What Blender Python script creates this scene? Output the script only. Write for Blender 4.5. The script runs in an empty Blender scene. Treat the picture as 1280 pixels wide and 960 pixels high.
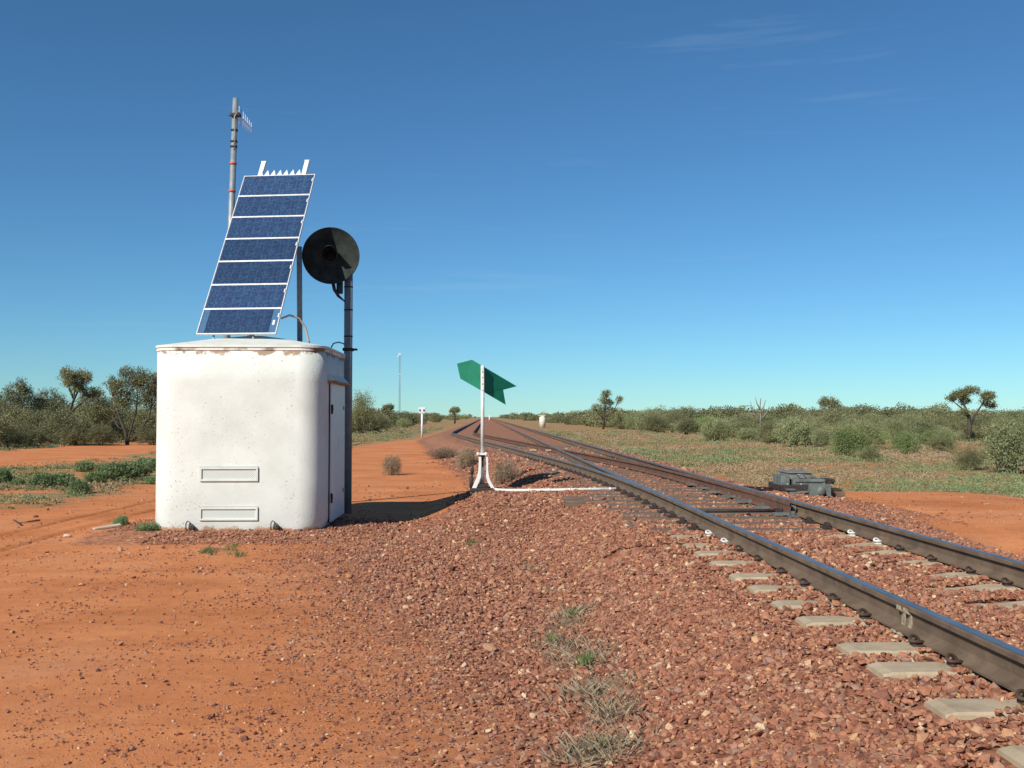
import bpy, bmesh, math, random
import numpy as np
from mathutils import Vector, Matrix

# ------------------------------------------------------------------ camera, light, exposure
scene = bpy.context.scene
COL = scene.collection
F = 1230.0                                  # focal length in pixels of a 1280 px wide frame
EYE = 1.65
PSI = math.atan(33 / F)                     # the camera looks this far right of the line
THETA = math.atan(41 / F)
fwd = Vector((math.sin(PSI) * math.cos(THETA), math.cos(PSI) * math.cos(THETA), math.sin(THETA)))
rgt = Vector((math.cos(PSI), -math.sin(PSI), 0))
upv = rgt.cross(fwd)

cam_data = bpy.data.cameras.new('camera')
cam = bpy.data.objects.new('camera', cam_data)
COL.objects.link(cam)
cam.location = (0, 0, EYE)
cam.rotation_euler = fwd.to_track_quat('-Z', 'Y').to_euler()
cam_data.sensor_width = 36
cam_data.lens = F / 1280 * 36
cam_data.clip_start = 0.05
cam_data.clip_end = 20000
scene.camera = cam

SUN_TRAVEL = Vector((0.86, 1.07, -1.0)).normalized()
SUN_EL = math.asin(-SUN_TRAVEL.z)
SUN_AZ = math.atan2(-SUN_TRAVEL.x, -SUN_TRAVEL.y)       # clockwise from +Y

world = bpy.data.worlds.new('World')
scene.world = world
world.use_nodes = True
nt = world.node_tree
nt.nodes.clear()
wo = nt.nodes.new('ShaderNodeOutputWorld')
wb = nt.nodes.new('ShaderNodeBackground')
sky = nt.nodes.new('ShaderNodeTexSky')
sky.sky_type = 'NISHITA'
sky.sun_disc = False
sky.sun_elevation = SUN_EL
sky.sun_rotation = SUN_AZ
sky.altitude = 900
sky.air_density = 1.0
sky.dust_density = 0.0
sky.ozone_density = 4.0
wb.inputs['Strength'].default_value = 0.091
tcw = nt.nodes.new('ShaderNodeTexCoord')
mpw = nt.nodes.new('ShaderNodeMapping'); mpw.inputs['Scale'].default_value = (2.0, 2.0, 26.0); mpw.inputs['Rotation'].default_value = (0.03, -0.06, 0)
nt.links.new(tcw.outputs['Generated'], mpw.inputs['Vector'])
cir = nt.nodes.new('ShaderNodeTexNoise'); cir.inputs['Scale'].default_value = 1.7; cir.inputs['Detail'].default_value = 6; cir.inputs['Roughness'].default_value = 0.6
nt.links.new(mpw.outputs['Vector'], cir.inputs['Vector'])
crr = nt.nodes.new('ShaderNodeValToRGB'); crr.color_ramp.elements[0].position = 0.60; crr.color_ramp.elements[1].position = 0.85
crr.color_ramp.elements[1].color = (0.16, 0.16, 0.16, 1)
nt.links.new(cir.outputs['Fac'], crr.inputs['Fac'])
skt = nt.nodes.new('ShaderNodeMix'); skt.data_type = 'RGBA'; skt.blend_type = 'MULTIPLY'; skt.inputs[0].default_value = 1.0
skt.inputs[7].default_value = (0.49, 0.81, 0.955, 1)
nt.links.new(sky.outputs['Color'], skt.inputs[6])
skm = nt.nodes.new('ShaderNodeMix'); skm.data_type = 'RGBA'
nt.links.new(crr.outputs['Color'], skm.inputs[0]); nt.links.new(skt.outputs[2], skm.inputs[6]); skm.inputs[7].default_value = (5.0, 6.4, 7.4, 1)
nt.links.new(skm.outputs[2], wb.inputs['Color'])
nt.links.new(wb.outputs['Background'], wo.inputs['Surface'])

sun_data = bpy.data.lights.new('sun', 'SUN')
sun_data.energy = 5.0
sun_data.angle = math.radians(0.5)
sun_data.color = (1.0, 0.95, 0.86)
sun = bpy.data.objects.new('sun', sun_data)
COL.objects.link(sun)
sun.rotation_euler = SUN_TRAVEL.to_track_quat('-Z', 'Y').to_euler()
sun.location = (-20, -20, 30)

scene.view_settings.view_transform = 'Standard'
scene.view_settings.look = 'None'
scene.view_settings.gamma = 1
scene.view_settings.use_curve_mapping = False
scene.view_settings.exposure = 0.22

# ------------------------------------------------------------------ helpers
rng = np.random.default_rng(7)
random.seed(7)

def at(px, py, Y):
    """point of the place seen at a photo pixel, at distance Y along the line"""
    d = fwd * F + rgt * (px - 640) - upv * (py - 480)
    t = Y / d.y
    return Vector((0, 0, EYE)) + d * t

def at_z(px, py, z=0.0):
    d = fwd * F + rgt * (px - 640) - upv * (py - 480)
    t = (z - EYE) / d.z
    return Vector((0, 0, EYE)) + d * t

def tag(o, label=None, cat=None, group=None, kind=None):
    if label: o['label'] = label
    if cat: o['category'] = cat
    if group: o['group'] = group
    if kind: o['kind'] = kind
    return o

def thing(name, loc, rotz=0.0):
    o = bpy.data.objects.new(name, None)
    o.empty_display_size = 0.2
    o.location = loc
    o.rotation_euler = (0, 0, rotz)
    COL.objects.link(o)
    return o

def obj(name, mesh, mat=None, parent=None, loc=None):
    o = bpy.data.objects.new(name, mesh)
    if mat is not None:
        for m in (mat if isinstance(mat, (list, tuple)) else [mat]):
            mesh.materials.append(m)
    if parent is not None: o.parent = parent
    if loc is not None: o.location = loc
    COL.objects.link(o)
    return o

def dup(root, loc, rotz=0.0, scale=None):
    """a copy of a thing with copies of its parts and their sub-parts"""
    r = root.copy(); COL.objects.link(r)
    r.location = loc; r.rotation_euler = (0, 0, rotz)
    if scale is not None: r.scale = scale if hasattr(scale, '__len__') else (scale,) * 3
    for ch in list(root.children):
        c = ch.copy(); COL.objects.link(c); c.parent = r
        for g in list(ch.children):
            d = g.copy(); COL.objects.link(d); d.parent = c
    return r

def fast_mesh(name, verts, faces, smooth=False):
    """verts (n,3); faces (m,k), all of the same size k"""
    verts = np.ascontiguousarray(verts, dtype=np.float32)
    faces = np.ascontiguousarray(faces, dtype=np.int32)
    m, k = faces.shape
    me = bpy.data.meshes.new(name)
    me.vertices.add(len(verts)); me.vertices.foreach_set('co', verts.ravel())
    me.loops.add(m * k); me.loops.foreach_set('vertex_index', faces.ravel())
    me.polygons.add(m)
    me.polygons.foreach_set('loop_start', np.arange(0, m * k, k, dtype=np.int32))
    me.polygons.foreach_set('loop_total', np.full(m, k, dtype=np.int32))
    me.polygons.foreach_set('use_smooth', np.full(m, smooth, dtype=bool))
    me.update(calc_edges=True)
    return me

def add_attr(me, name, data):
    a = me.attributes.new(name, 'FLOAT', 'POINT')
    a.data.foreach_set('value', np.ascontiguousarray(data, dtype=np.float32))

class MB:
    """collects boxes, bars, tubes and lathes in one bmesh"""
    def __init__(self): self.bm = bmesh.new()
    def box(self, c, s, rot=None, bevel=0.0, mi=0):
        r = bmesh.ops.create_cube(self.bm, size=1.0)
        vs = r['verts']
        bmesh.ops.scale(self.bm, vec=Vector(s), verts=vs)
        if bevel > 0:
            es = list({e for v in vs for e in v.link_edges})
            rb = bmesh.ops.bevel(self.bm, geom=es, offset=bevel, segments=2, affect='EDGES', profile=0.6)
            vs = list({v for f in rb['faces'] for v in f.verts} | {v for v in vs if v.is_valid})
        if rot is not None:
            bmesh.ops.rotate(self.bm, verts=vs, cent=(0, 0, 0), matrix=rot)
        bmesh.ops.translate(self.bm, verts=vs, vec=Vector(c))
        if mi:
            for f in {f for v in vs for f in v.link_faces}: f.material_index = mi
        return self
    def tube(self, pts, r, n=10, cap=True, smooth=True):
        pts = [Vector(p) for p in pts]
        rs = r if hasattr(r, '__len__') else [r] * len(pts)
        rings = []
        prev = None
        for i, p in enumerate(pts):
            a = pts[max(i - 1, 0)]; b = pts[min(i + 1, len(pts) - 1)]
            t = (b - a).normalized()
            if prev is None:
                ref = Vector((0, 0, 1)) if abs(t.z) < 0.9 else Vector((1, 0, 0))
                u = t.cross(ref).normalized()
            else:
                u = (prev - t * prev.dot(t))
                u = u.normalized() if u.length > 1e-6 else t.orthogonal().normalized()
            prev = u
            w = t.cross(u)
            rings.append([self.bm.verts.new(p + (u * math.cos(2 * math.pi * k / n) + w * math.sin(2 * math.pi * k / n)) * rs[i]) for k in range(n)])
        for i in range(len(rings) - 1):
            for k in range(n):
                f = self.bm.faces.new((rings[i][k], rings[i][(k + 1) % n], rings[i + 1][(k + 1) % n], rings[i + 1][k]))
                f.smooth = smooth
        if cap:
            self.bm.faces.new(list(reversed(rings[0]))); self.bm.faces.new(rings[-1])
        return self
    def prism(self, poly, depth, M):
        """2D polygon (x,z) extruded by depth along local y, placed by matrix M"""
        a = [self.bm.verts.new(M @ Vector((x, 0, z))) for x, z in poly]
        b = [self.bm.verts.new(M @ Vector((x, depth, z))) for x, z in poly]
        n = len(poly)
        self.bm.faces.new(a); self.bm.faces.new(list(reversed(b)))
        for i in range(n):
            self.bm.faces.new((a[i], b[i], b[(i + 1) % n], a[(i + 1) % n]))
        return self
    def lathe(self, prof, n=40, M=Matrix.Identity(4)):
        """(radius, height) profile turned round local z"""
        rings = []
        for r, h in prof:
            if r < 1e-6: rings.append([self.bm.verts.new(M @ Vector((0, 0, h)))])
            else: rings.append([self.bm.verts.new(M @ Vector((r * math.cos(2 * math.pi * k / n), r * math.sin(2 * math.pi * k / n), h))) for k in range(n)])
        for i in range(len(rings) - 1):
            A, B = rings[i], rings[i + 1]
            for k in range(n):
                k2 = (k + 1) % n
                if len(A) == 1 and len(B) == 1: continue
                if len(A) == 1: f = self.bm.faces.new((A[0], B[k2], B[k]))
                elif len(B) == 1: f = self.bm.faces.new((A[k], A[k2], B[0]))
                else: f = self.bm.faces.new((A[k], A[k2], B[k2], B[k]))
                f.smooth = True
        return self
    def mesh(self, name):
        bmesh.ops.recalc_face_normals(self.bm, faces=self.bm.faces[:])
        me = bpy.data.meshes.new(name)
        self.bm.to_mesh(me); self.bm.free()
        return me
    def build(self, name, mat, parent=None, loc=None):
        return obj(name, self.mesh(name), mat, parent, loc)

# value noise in numpy
def _hash(ix, iy, seed):
    h = (ix.astype(np.int64) * 374761393 + iy.astype(np.int64) * 668265263 + seed * 1274126177) & 0x7fffffff
    h = ((h ^ (h >> 13)) * 1103515245) & 0x7fffffff
    h = ((h ^ (h >> 16)) * 69069 + 12345) & 0x7fffffff
    return (h & 0xffff) / 65535.0
def vnoise(x, y, seed=0):
    x = np.asarray(x, dtype=np.float64); y = np.asarray(y, dtype=np.float64)
    ix = np.floor(x); iy = np.floor(y)
    fx = x - ix; fy = y - iy
    fx = fx * fx * (3 - 2 * fx); fy = fy * fy * (3 - 2 * fy)
    a = _hash(ix, iy, seed); b = _hash(ix + 1, iy, seed); c = _hash(ix, iy + 1, seed); d = _hash(ix + 1, iy + 1, seed)
    return (a * (1 - fx) + b * fx) * (1 - fy) + (c * (1 - fx) + d * fx) * fy
def fbm(x, y, seed=0, oct=3):
    s = 0; amp = 0.5; tot = 0
    for o in range(oct):
        s = s + amp * vnoise(x * 2 ** o, y * 2 ** o, seed + o * 17); tot += amp; amp *= 0.5
    return s / tot
def sstep(a, b, x):
    t = np.clip((x - a) / (b - a), 0, 1)
    return t * t * (3 - 2 * t)

# ------------------------------------------------------------------ materials
def new_mat(name):
    m = bpy.data.materials.new(name); m.use_nodes = True
    n = m.node_tree.nodes; l = m.node_tree.links
    return m, n, l, n['Principled BSDF']

def ramp(n, stops, interp='LINEAR'):
    r = n.new('ShaderNodeValToRGB'); r.color_ramp.interpolation = interp
    e = r.color_ramp.elements
    while len(e) < len(stops): e.new(0.5)
    for i, (p, c) in enumerate(stops):
        e[i].position = p; e[i].color = (c[0], c[1], c[2], 1)
    return r

def noise(n, l, scale, detail=4, rough=0.55, coord=None):
    t = n.new('ShaderNodeTexNoise'); t.inputs['Scale'].default_value = scale
    t.inputs['Detail'].default_value = detail; t.inputs['Roughness'].default_value = rough
    if coord is not None: l.new(coord, t.inputs['Vector'])
    return t

def mixc(n, l, fac, a, b, blend='MIX'):
    m = n.new('ShaderNodeMix'); m.data_type = 'RGBA'; m.blend_type = blend
    if isinstance(fac, (int, float)): m.inputs[0].default_value = fac
    else: l.new(fac, m.inputs[0])
    for i, v in ((6, a), (7, b)):
        if isinstance(v, tuple): m.inputs[i].default_value = (v[0], v[1], v[2], 1)
        else: l.new(v, m.inputs[i])
    return m.outputs[2]

def simple_mat(name, c1, c2, scale=12, rough=0.7, metal=0.0, bump=0.0, bscale=60, detail=5, lo=0.35, hi=0.65, spec=0.5):
    m, n, l, b = new_mat(name)
    tc = n.new('ShaderNodeTexCoord')
    t = noise(n, l, scale, detail, 0.6, tc.outputs['Object'])
    r = ramp(n, [(lo, c1), (hi, c2)]); l.new(t.outputs['Fac'], r.inputs['Fac'])
    l.new(r.outputs['Color'], b.inputs['Base Color'])
    b.inputs['Roughness'].default_value = rough; b.inputs['Metallic'].default_value = metal
    b.inputs['Specular IOR Level'].default_value = spec
    if bump > 0:
        t2 = noise(n, l, bscale, 3, 0.6, tc.outputs['Object'])
        bp = n.new('ShaderNodeBump'); bp.inputs['Strength'].default_value = bump; bp.inputs['Distance'].default_value = 0.01
        l.new(t2.outputs['Fac'], bp.inputs['Height']); l.new(bp.outputs['Normal'], b.inputs['Normal'])
    return m

M = {}
M['galv'] = simple_mat('galvanised_steel', (0.20, 0.23, 0.24), (0.30, 0.33, 0.34), 9, 0.5, 0.3)
M['pole_grey'] = simple_mat('pole_grey_paint', (0.16, 0.18, 0.19), (0.23, 0.25, 0.26), 6, 0.55, 0.1)
M['black'] = simple_mat('matt_black_paint', (0.010, 0.011, 0.011), (0.022, 0.024, 0.024), 7, 0.5, 0, 0.05, 20)
M['dusty_black'] = simple_mat('dusty_black_paint', (0.018, 0.023, 0.022), (0.048, 0.057, 0.053), 5, 0.85, 0, spec=0.12, lo=0.4, hi=0.75)
M['rubber'] = simple_mat('black_cable', (0.012, 0.012, 0.012), (0.02, 0.02, 0.02), 20, 0.5)
M['iron_dark'] = simple_mat('dark_iron', (0.02, 0.014, 0.011), (0.05, 0.03, 0.022), 20, 0.75)
M['red_tape'] = simple_mat('red_tape', (0.45, 0.08, 0.06), (0.55, 0.12, 0.09), 20, 0.6)
M['white_paint'] = simple_mat('white_paint', (0.55, 0.53, 0.47), (0.72, 0.71, 0.67), 8, 0.5, 0, 0.15, 40, lo=0.25, hi=0.5)
M['white_clean'] = simple_mat('white_painted_aluminium', (0.60, 0.61, 0.61), (0.69, 0.70, 0.70), 10, 0.45)
M['alu'] = simple_mat('aluminium_frame', (0.55, 0.56, 0.56), (0.68, 0.69, 0.69), 10, 0.4, 0.2)
M['green'] = simple_mat('green_enamel', (0.004, 0.150, 0.083), (0.012, 0.205, 0.118), 3, 0.5, 0, 0.1, 8, spec=0.3)
M['grey_machine'] = simple_mat('grey_machine_paint', (0.085, 0.098, 0.090), (0.155, 0.17, 0.155), 9, 0.6, 0, 0.2, 30)
M['grey_lid'] = simple_mat('grey_weathered_lid', (0.13, 0.13, 0.11), (0.20, 0.195, 0.17), 9, 0.65, 0, 0.2, 30)
M['rust'] = simple_mat('rusted_rail_steel', (0.095, 0.065, 0.041), (0.165, 0.112, 0.071), 5, 0.8, 0, 0.25, 70)
M['rust_red'] = simple_mat('red_rust', (0.095, 0.046, 0.029), (0.16, 0.078, 0.047), 5, 0.8, 0, 0.3, 60)
M['steel'] = simple_mat('worn_rail_steel', (0.30, 0.295, 0.285), (0.42, 0.41, 0.40), 3, 0.40, 0.9)
M['tan_tube'] = simple_mat('tan_conduit', (0.42, 0.30, 0.21), (0.52, 0.38, 0.28), 8, 0.6)
M['board'] = simple_mat('weathered_board', (0.38, 0.34, 0.27), (0.55, 0.50, 0.42), 6, 0.8)
M['clip_iron'] = simple_mat('spring_clip_iron', (0.035, 0.022, 0.016), (0.07, 0.04, 0.028), 20, 0.75)
M['cream'] = simple_mat('cream_concrete', (0.50, 0.47, 0.38), (0.66, 0.63, 0.54), 3, 0.85)
M['weld'] = simple_mat('weld_collar', (0.22, 0.17, 0.11), (0.42, 0.35, 0.25), 25, 0.8, 0, 0.3, 60)

def concrete_mat():
    m, n, l, b = new_mat('sleeper_concrete')
    g = n.new('ShaderNodeNewGeometry')
    t = noise(n, l, 6, 6, 0.65, g.outputs['Position'])
    r = ramp(n, [(0.3, (0.29, 0.215, 0.135)), (0.6, (0.42, 0.335, 0.22))]); l.new(t.outputs['Fac'], r.inputs['Fac'])
    t2 = noise(n, l, 160, 2, 0.6, g.outputs['Position'])
    c = mixc(n, l, 0.25, r.outputs['Color'], t2.outputs['Color'], 'OVERLAY')
    l.new(c, b.inputs['Base Color']); b.inputs['Roughness'].default_value = 0.9
    bp = n.new('ShaderNodeBump'); bp.inputs['Strength'].default_value = 0.3; bp.inputs['Distance'].default_value = 0.004
    l.new(t2.outputs['Fac'], bp.inputs['Height']); l.new(bp.outputs['Normal'], b.inputs['Normal'])
    return m
M['concrete'] = concrete_mat()

def timber_mat():
    m, n, l, b = new_mat('old_timber')
    tc = n.new('ShaderNodeTexCoord')
    mp = n.new('ShaderNodeMapping'); mp.inputs['Scale'].default_value = (1.2, 22, 22); l.new(tc.outputs['Object'], mp.inputs['Vector'])
    t = noise(n, l, 2.5, 5, 0.6, mp.outputs['Vector'])
    r = ramp(n, [(0.3, (0.075, 0.052, 0.036)), (0.7, (0.21, 0.145, 0.098))]); l.new(t.outputs['Fac'], r.inputs['Fac'])
    l.new(r.outputs['Color'], b.inputs['Base Color']); b.inputs['Roughness'].default_value = 0.9
    bp = n.new('ShaderNodeBump'); bp.inputs['Strength'].default_value = 0.5; bp.inputs['Distance'].default_value = 0.01
    l.new(t.outputs['Fac'], bp.inputs['Height']); l.new(bp.outputs['Normal'], b.inputs['Normal'])
    return m
M['timber'] = timber_mat()

def plaster_mat():
    """white painted render with chips and specks; grime where the paint has worn near the rim and the foot"""
    m, n, l, b = new_mat('white_painted_render')
    tc = n.new('ShaderNodeTexCoord'); co = tc.outputs['Object']
    t = noise(n, l, 1.6, 5, 0.6, co)
    r = ramp(n, [(0.3, (0.55, 0.568, 0.515)), (0.62, (0.655, 0.675, 0.625))]); l.new(t.outputs['Fac'], r.inputs['Fac'])
    base = r.outputs['Color']
    # specks gathered in drifts
    tv = noise(n, l, 34, 3, 0.6, co)
    sp = ramp(n, [(0.635, (0, 0, 0)), (0.675, (1, 1, 1))]); l.new(tv.outputs['Fac'], sp.inputs['Fac'])
    mp = n.new('ShaderNodeMapping'); mp.inputs['Rotation'].default_value = (0, 0.6, 0); mp.inputs['Scale'].default_value = (2.2, 1, 0.7); l.new(co, mp.inputs['Vector'])
    td = noise(n, l, 1.3, 3, 0.5, mp.outputs['Vector'])
    dr = ramp(n, [(0.52, (0, 0, 0)), (0.60, (1, 1, 1))]); l.new(td.outputs['Fac'], dr.inputs['Fac'])
    spc = noise(n, l, 45, 1, 0.5, co)
    dr2 = ramp(n, [(0.45, (0, 0, 0)), (0.6, (1, 1, 1))]); l.new(spc.outputs['Fac'], dr2.inputs['Fac'])
    f1 = mixc(n, l, 1.0, sp.outputs['Color'], dr.outputs['Color'], 'MULTIPLY')
    base = mixc(n, l, f1, base, (0.30, 0.24, 0.17))
    # worn paint just below the rim and at the foot
    sx = n.new('ShaderNodeSeparateXYZ'); l.new(co, sx.inputs[0])
    rim = n.new('ShaderNodeMapRange'); rim.inputs['From Min'].default_value = 2.36; rim.inputs['From Max'].default_value = 2.56; l.new(sx.outputs['Z'], rim.inputs['Value'])
    foot = n.new('ShaderNodeMapRange'); foot.inputs['From Min'].default_value = 0.14; foot.inputs['From Max'].default_value = -0.02; l.new(sx.outputs['Z'], foot.inputs['Value'])
    tn = noise(n, l, 5.5, 6, 0.7, co)
    for mr, thr, col in ((rim, 0.80, (0.30, 0.215, 0.14)), (foot, 0.76, (0.45, 0.27, 0.16))):
        ad = n.new('ShaderNodeMath'); ad.operation = 'MULTIPLY_ADD'; l.new(mr.outputs[0], ad.inputs[0]); ad.inputs[1].default_value = 0.45; l.new(tn.outputs['Fac'], ad.inputs[2])
        rr = ramp(n, [(thr, (0, 0, 0)), (thr + 0.08, (1, 1, 1))]); l.new(ad.outputs[0], rr.inputs['Fac'])
        base = mixc(n, l, rr.outputs['Color'], base, col)
    l.new(base, b.inputs['Base Color']); b.inputs['Roughness'].default_value = 0.8
    h1 = noise(n, l, 26, 4, 0.6, co); h2 = noise(n, l, 60, 2, 0.5, co)
    hm = n.new('ShaderNodeMath'); hm.operation = 'ADD'; l.new(h1.outputs['Fac'], hm.inputs[0]); l.new(h2.outputs['Fac'], hm.inputs[1])
    bp = n.new('ShaderNodeBump'); bp.inputs['Strength'].default_value = 0.35; bp.inputs['Distance'].default_value = 0.007
    l.new(hm.outputs[0], bp.inputs['Height']); l.new(bp.outputs['Normal'], b.inputs['Normal'])
    return m
M['plaster'] = plaster_mat()
M['roof_paint'] = simple_mat('white_roof_paint', (0.56, 0.565, 0.50), (0.66, 0.675, 0.61), 3, 0.8, 0, 0.3, 30)
M['rim_stain'] = simple_mat('stained_roof_edge', (0.22, 0.14, 0.085), (0.72, 0.69, 0.63), 2.6, 0.85, 0, 0.4, 30, 6, 0.36, 0.50)

def cells_mat():
    m, n, l, b = new_mat('solar_cells')
    uv = n.new('ShaderNodeUVMap'); uv.uv_map = 'UVMap'
    br = n.new('ShaderNodeTexBrick'); br.offset = 0; br.inputs['Scale'].default_value = 1.0
    br.inputs['Brick Width'].default_value = 1 / 9; br.inputs['Row Height'].default_value = 0.25
    br.inputs['Mortar Size'].default_value = 0.0045; br.inputs['Mortar Smooth'].default_value = 0.2
    l.new(uv.outputs['UV'], br.inputs['Vector'])
    mp = n.new('ShaderNodeMapping'); mp.inputs['Scale'].default_value = (26, 9, 1); l.new(uv.outputs['UV'], mp.inputs['Vector'])
    v = n.new('ShaderNodeTexVoronoi'); v.inputs['Scale'].default_value = 2.2; l.new(mp.outputs['Vector'], v.inputs['Vector'])
    r = ramp(n, [(0.0, (0.018, 0.036, 0.085)), (0.65, (0.024, 0.052, 0.120)), (1.0, (0.034, 0.095, 0.185))])
    sp = n.new('ShaderNodeSeparateColor'); l.new(v.outputs['Color'], sp.inputs[0]); l.new(sp.outputs[0], r.inputs['Fac'])
    oi = n.new('ShaderNodeObjectInfo')
    c = mixc(n, l, br.outputs['Fac'], r.outputs['Color'], (0.055, 0.075, 0.11))
    hs = n.new('ShaderNodeHueSaturation'); l.new(c, hs.inputs['Color'])
    mr = n.new('ShaderNodeMapRange'); mr.inputs['To Min'].default_value = 0.8; mr.inputs['To Max'].default_value = 1.25; l.new(oi.outputs['Random'], mr.inputs['Value']); l.new(mr.outputs[0], hs.inputs['Value'])
    l.new(hs.outputs['Color'], b.inputs['Base Color'])
    b.inputs['Roughness'].default_value = 0.22; b.inputs['Specular IOR Level'].default_value = 0.5
    return m
M['cells'] = cells_mat()
M['hood_rust'] = simple_mat('rusty_hood_edge', (0.26, 0.13, 0.065), (0.40, 0.24, 0.14), 4, 0.85)
M['teal_strip'] = simple_mat('module_backing_blue', (0.03, 0.10, 0.20), (0.045, 0.13, 0.25), 8, 0.35)

def mesh_vent_mat():
    m, n, l, b = new_mat('vent_mesh')
    tc = n.new('ShaderNodeTexCoord')
    ch = n.new('ShaderNodeTexChecker'); ch.inputs['Scale'].default_value = 70
    ch.inputs['Color1'].default_value = (0.44, 0.465, 0.43, 1); ch.inputs['Color2'].default_value = (0.58, 0.605, 0.56, 1)
    l.new(tc.outputs['Object'], ch.inputs['Vector']); l.new(ch.outputs['Color'], b.inputs['Base Color'])
    b.inputs['Roughness'].default_value = 0.6
    return m
M['vent'] = mesh_vent_mat()

def leaf_mat(name, dark, light, trans=0.25, rough=0.65):
    m, n, l, b = new_mat(name)
    a = n.new('ShaderNodeAttribute'); a.attribute_name = 'tint'
    oi = n.new('ShaderNodeObjectInfo')
    r = ramp(n, [(0.0, dark), (1.0, light)]); l.new(a.outputs['Fac'], r.inputs['Fac'])
    hs = n.new('ShaderNodeHueSaturation'); l.new(r.outputs['Color'], hs.inputs['Color'])
    mr = n.new('ShaderNodeMapRange'); mr.inputs['To Min'].default_value = 0.78; mr.inputs['To Max'].default_value = 1.22
    l.new(oi.outputs['Random'], mr.inputs['Value']); l.new(mr.outputs[0], hs.inputs['Value'])
    l.new(hs.outputs['Color'], b.inputs['Base Color'])
    b.inputs['Roughness'].default_value = rough; b.inputs['Specular IOR Level'].default_value = 0.25
    tr = n.new('ShaderNodeBsdfTranslucent'); l.new(hs.outputs['Color'], tr.inputs['Color'])
    mx = n.new('ShaderNodeMixShader'); mx.inputs[0].default_value = trans
    l.new(b.outputs[0], mx.inputs[1]); l.new(tr.outputs[0], mx.inputs[2])
    l.new(mx.outputs[0], n['Material Output'].inputs['Surface'])
    return m
M['leaf_olive'] = leaf_mat('olive_leaves', (0.14, 0.142, 0.066), (0.335, 0.335, 0.165))
M['leaf_grey'] = leaf_mat('grey_green_leaves', (0.155, 0.172, 0.08), (0.355, 0.385, 0.195))
M['leaf_green'] = leaf_mat('fresh_green_leaves', (0.125, 0.175, 0.055), (0.31, 0.375, 0.15))
M['leaf_dark'] = leaf_mat('dark_leaves', (0.10, 0.106, 0.052), (0.265, 0.262, 0.134))
M['leaf_herb'] = leaf_mat('herb_leaves', (0.115, 0.17, 0.066), (0.27, 0.35, 0.16))
M['dry'] = leaf_mat('dry_twigs', (0.21, 0.15, 0.095), (0.42, 0.32, 0.21))
M['straw'] = leaf_mat('straw', (0.23, 0.175, 0.115), (0.47, 0.38, 0.255), 0.05)
M['bark'] = simple_mat('bark', (0.032, 0.027, 0.021), (0.085, 0.070, 0.052), 5, 0.9, 0, 0.5, 30)
M['bark_pale'] = simple_mat('pale_dead_wood', (0.16, 0.13, 0.105), (0.27, 0.23, 0.19), 5, 0.9)

def cover_mat():
    """low plants: green to straw by the plant's own tint"""
    m, n, l, b = new_mat('ground_cover_plants')
    a = n.new('ShaderNodeAttribute'); a.attribute_name = 'tint'
    r = ramp(n, [(0.0, (0.34, 0.25, 0.15)), (0.40, (0.27, 0.21, 0.11)), (0.50, (0.17, 0.195, 0.085)), (1.0, (0.21, 0.27, 0.13))]); l.new(a.outputs['Fac'], r.inputs['Fac'])
    l.new(r.outputs['Color'], b.inputs['Base Color']); b.inputs['Roughness'].default_value = 0.8; b.inputs['Specular IOR Level'].default_value = 0.2
    return m
M['cover'] = cover_mat()

STONE_STOPS = [(0.0, (0.15, 0.066, 0.044)), (0.22, (0.245, 0.098, 0.058)), (0.5, (0.315, 0.130, 0.074)), (0.70, (0.365, 0.165, 0.092)), (0.84, (0.26, 0.150, 0.112)), (0.95, (0.45, 0.235, 0.115)), (1.0, (0.56, 0.41, 0.27))]
def stone_mat():
    m, n, l, b = new_mat('crushed_rock')
    a = n.new('ShaderNodeAttribute'); a.attribute_name = 'tint'
    r = ramp(n, STONE_STOPS); l.new(a.outputs['Fac'], r.inputs['Fac'])
    g = n.new('ShaderNodeNewGeometry')
    t = noise(n, l, 55, 4, 0.65, g.outputs['Position'])
    c = mixc(n, l, 0.35, r.outputs['Color'], t.outputs['Fac'], 'OVERLAY')
    l.new(c, b.inputs['Base Color']); b.inputs['Roughness'].default_value = 0.85; b.inputs['Specular IOR Level'].default_value = 0.25
    return m
M['stone'] = stone_mat()

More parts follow.
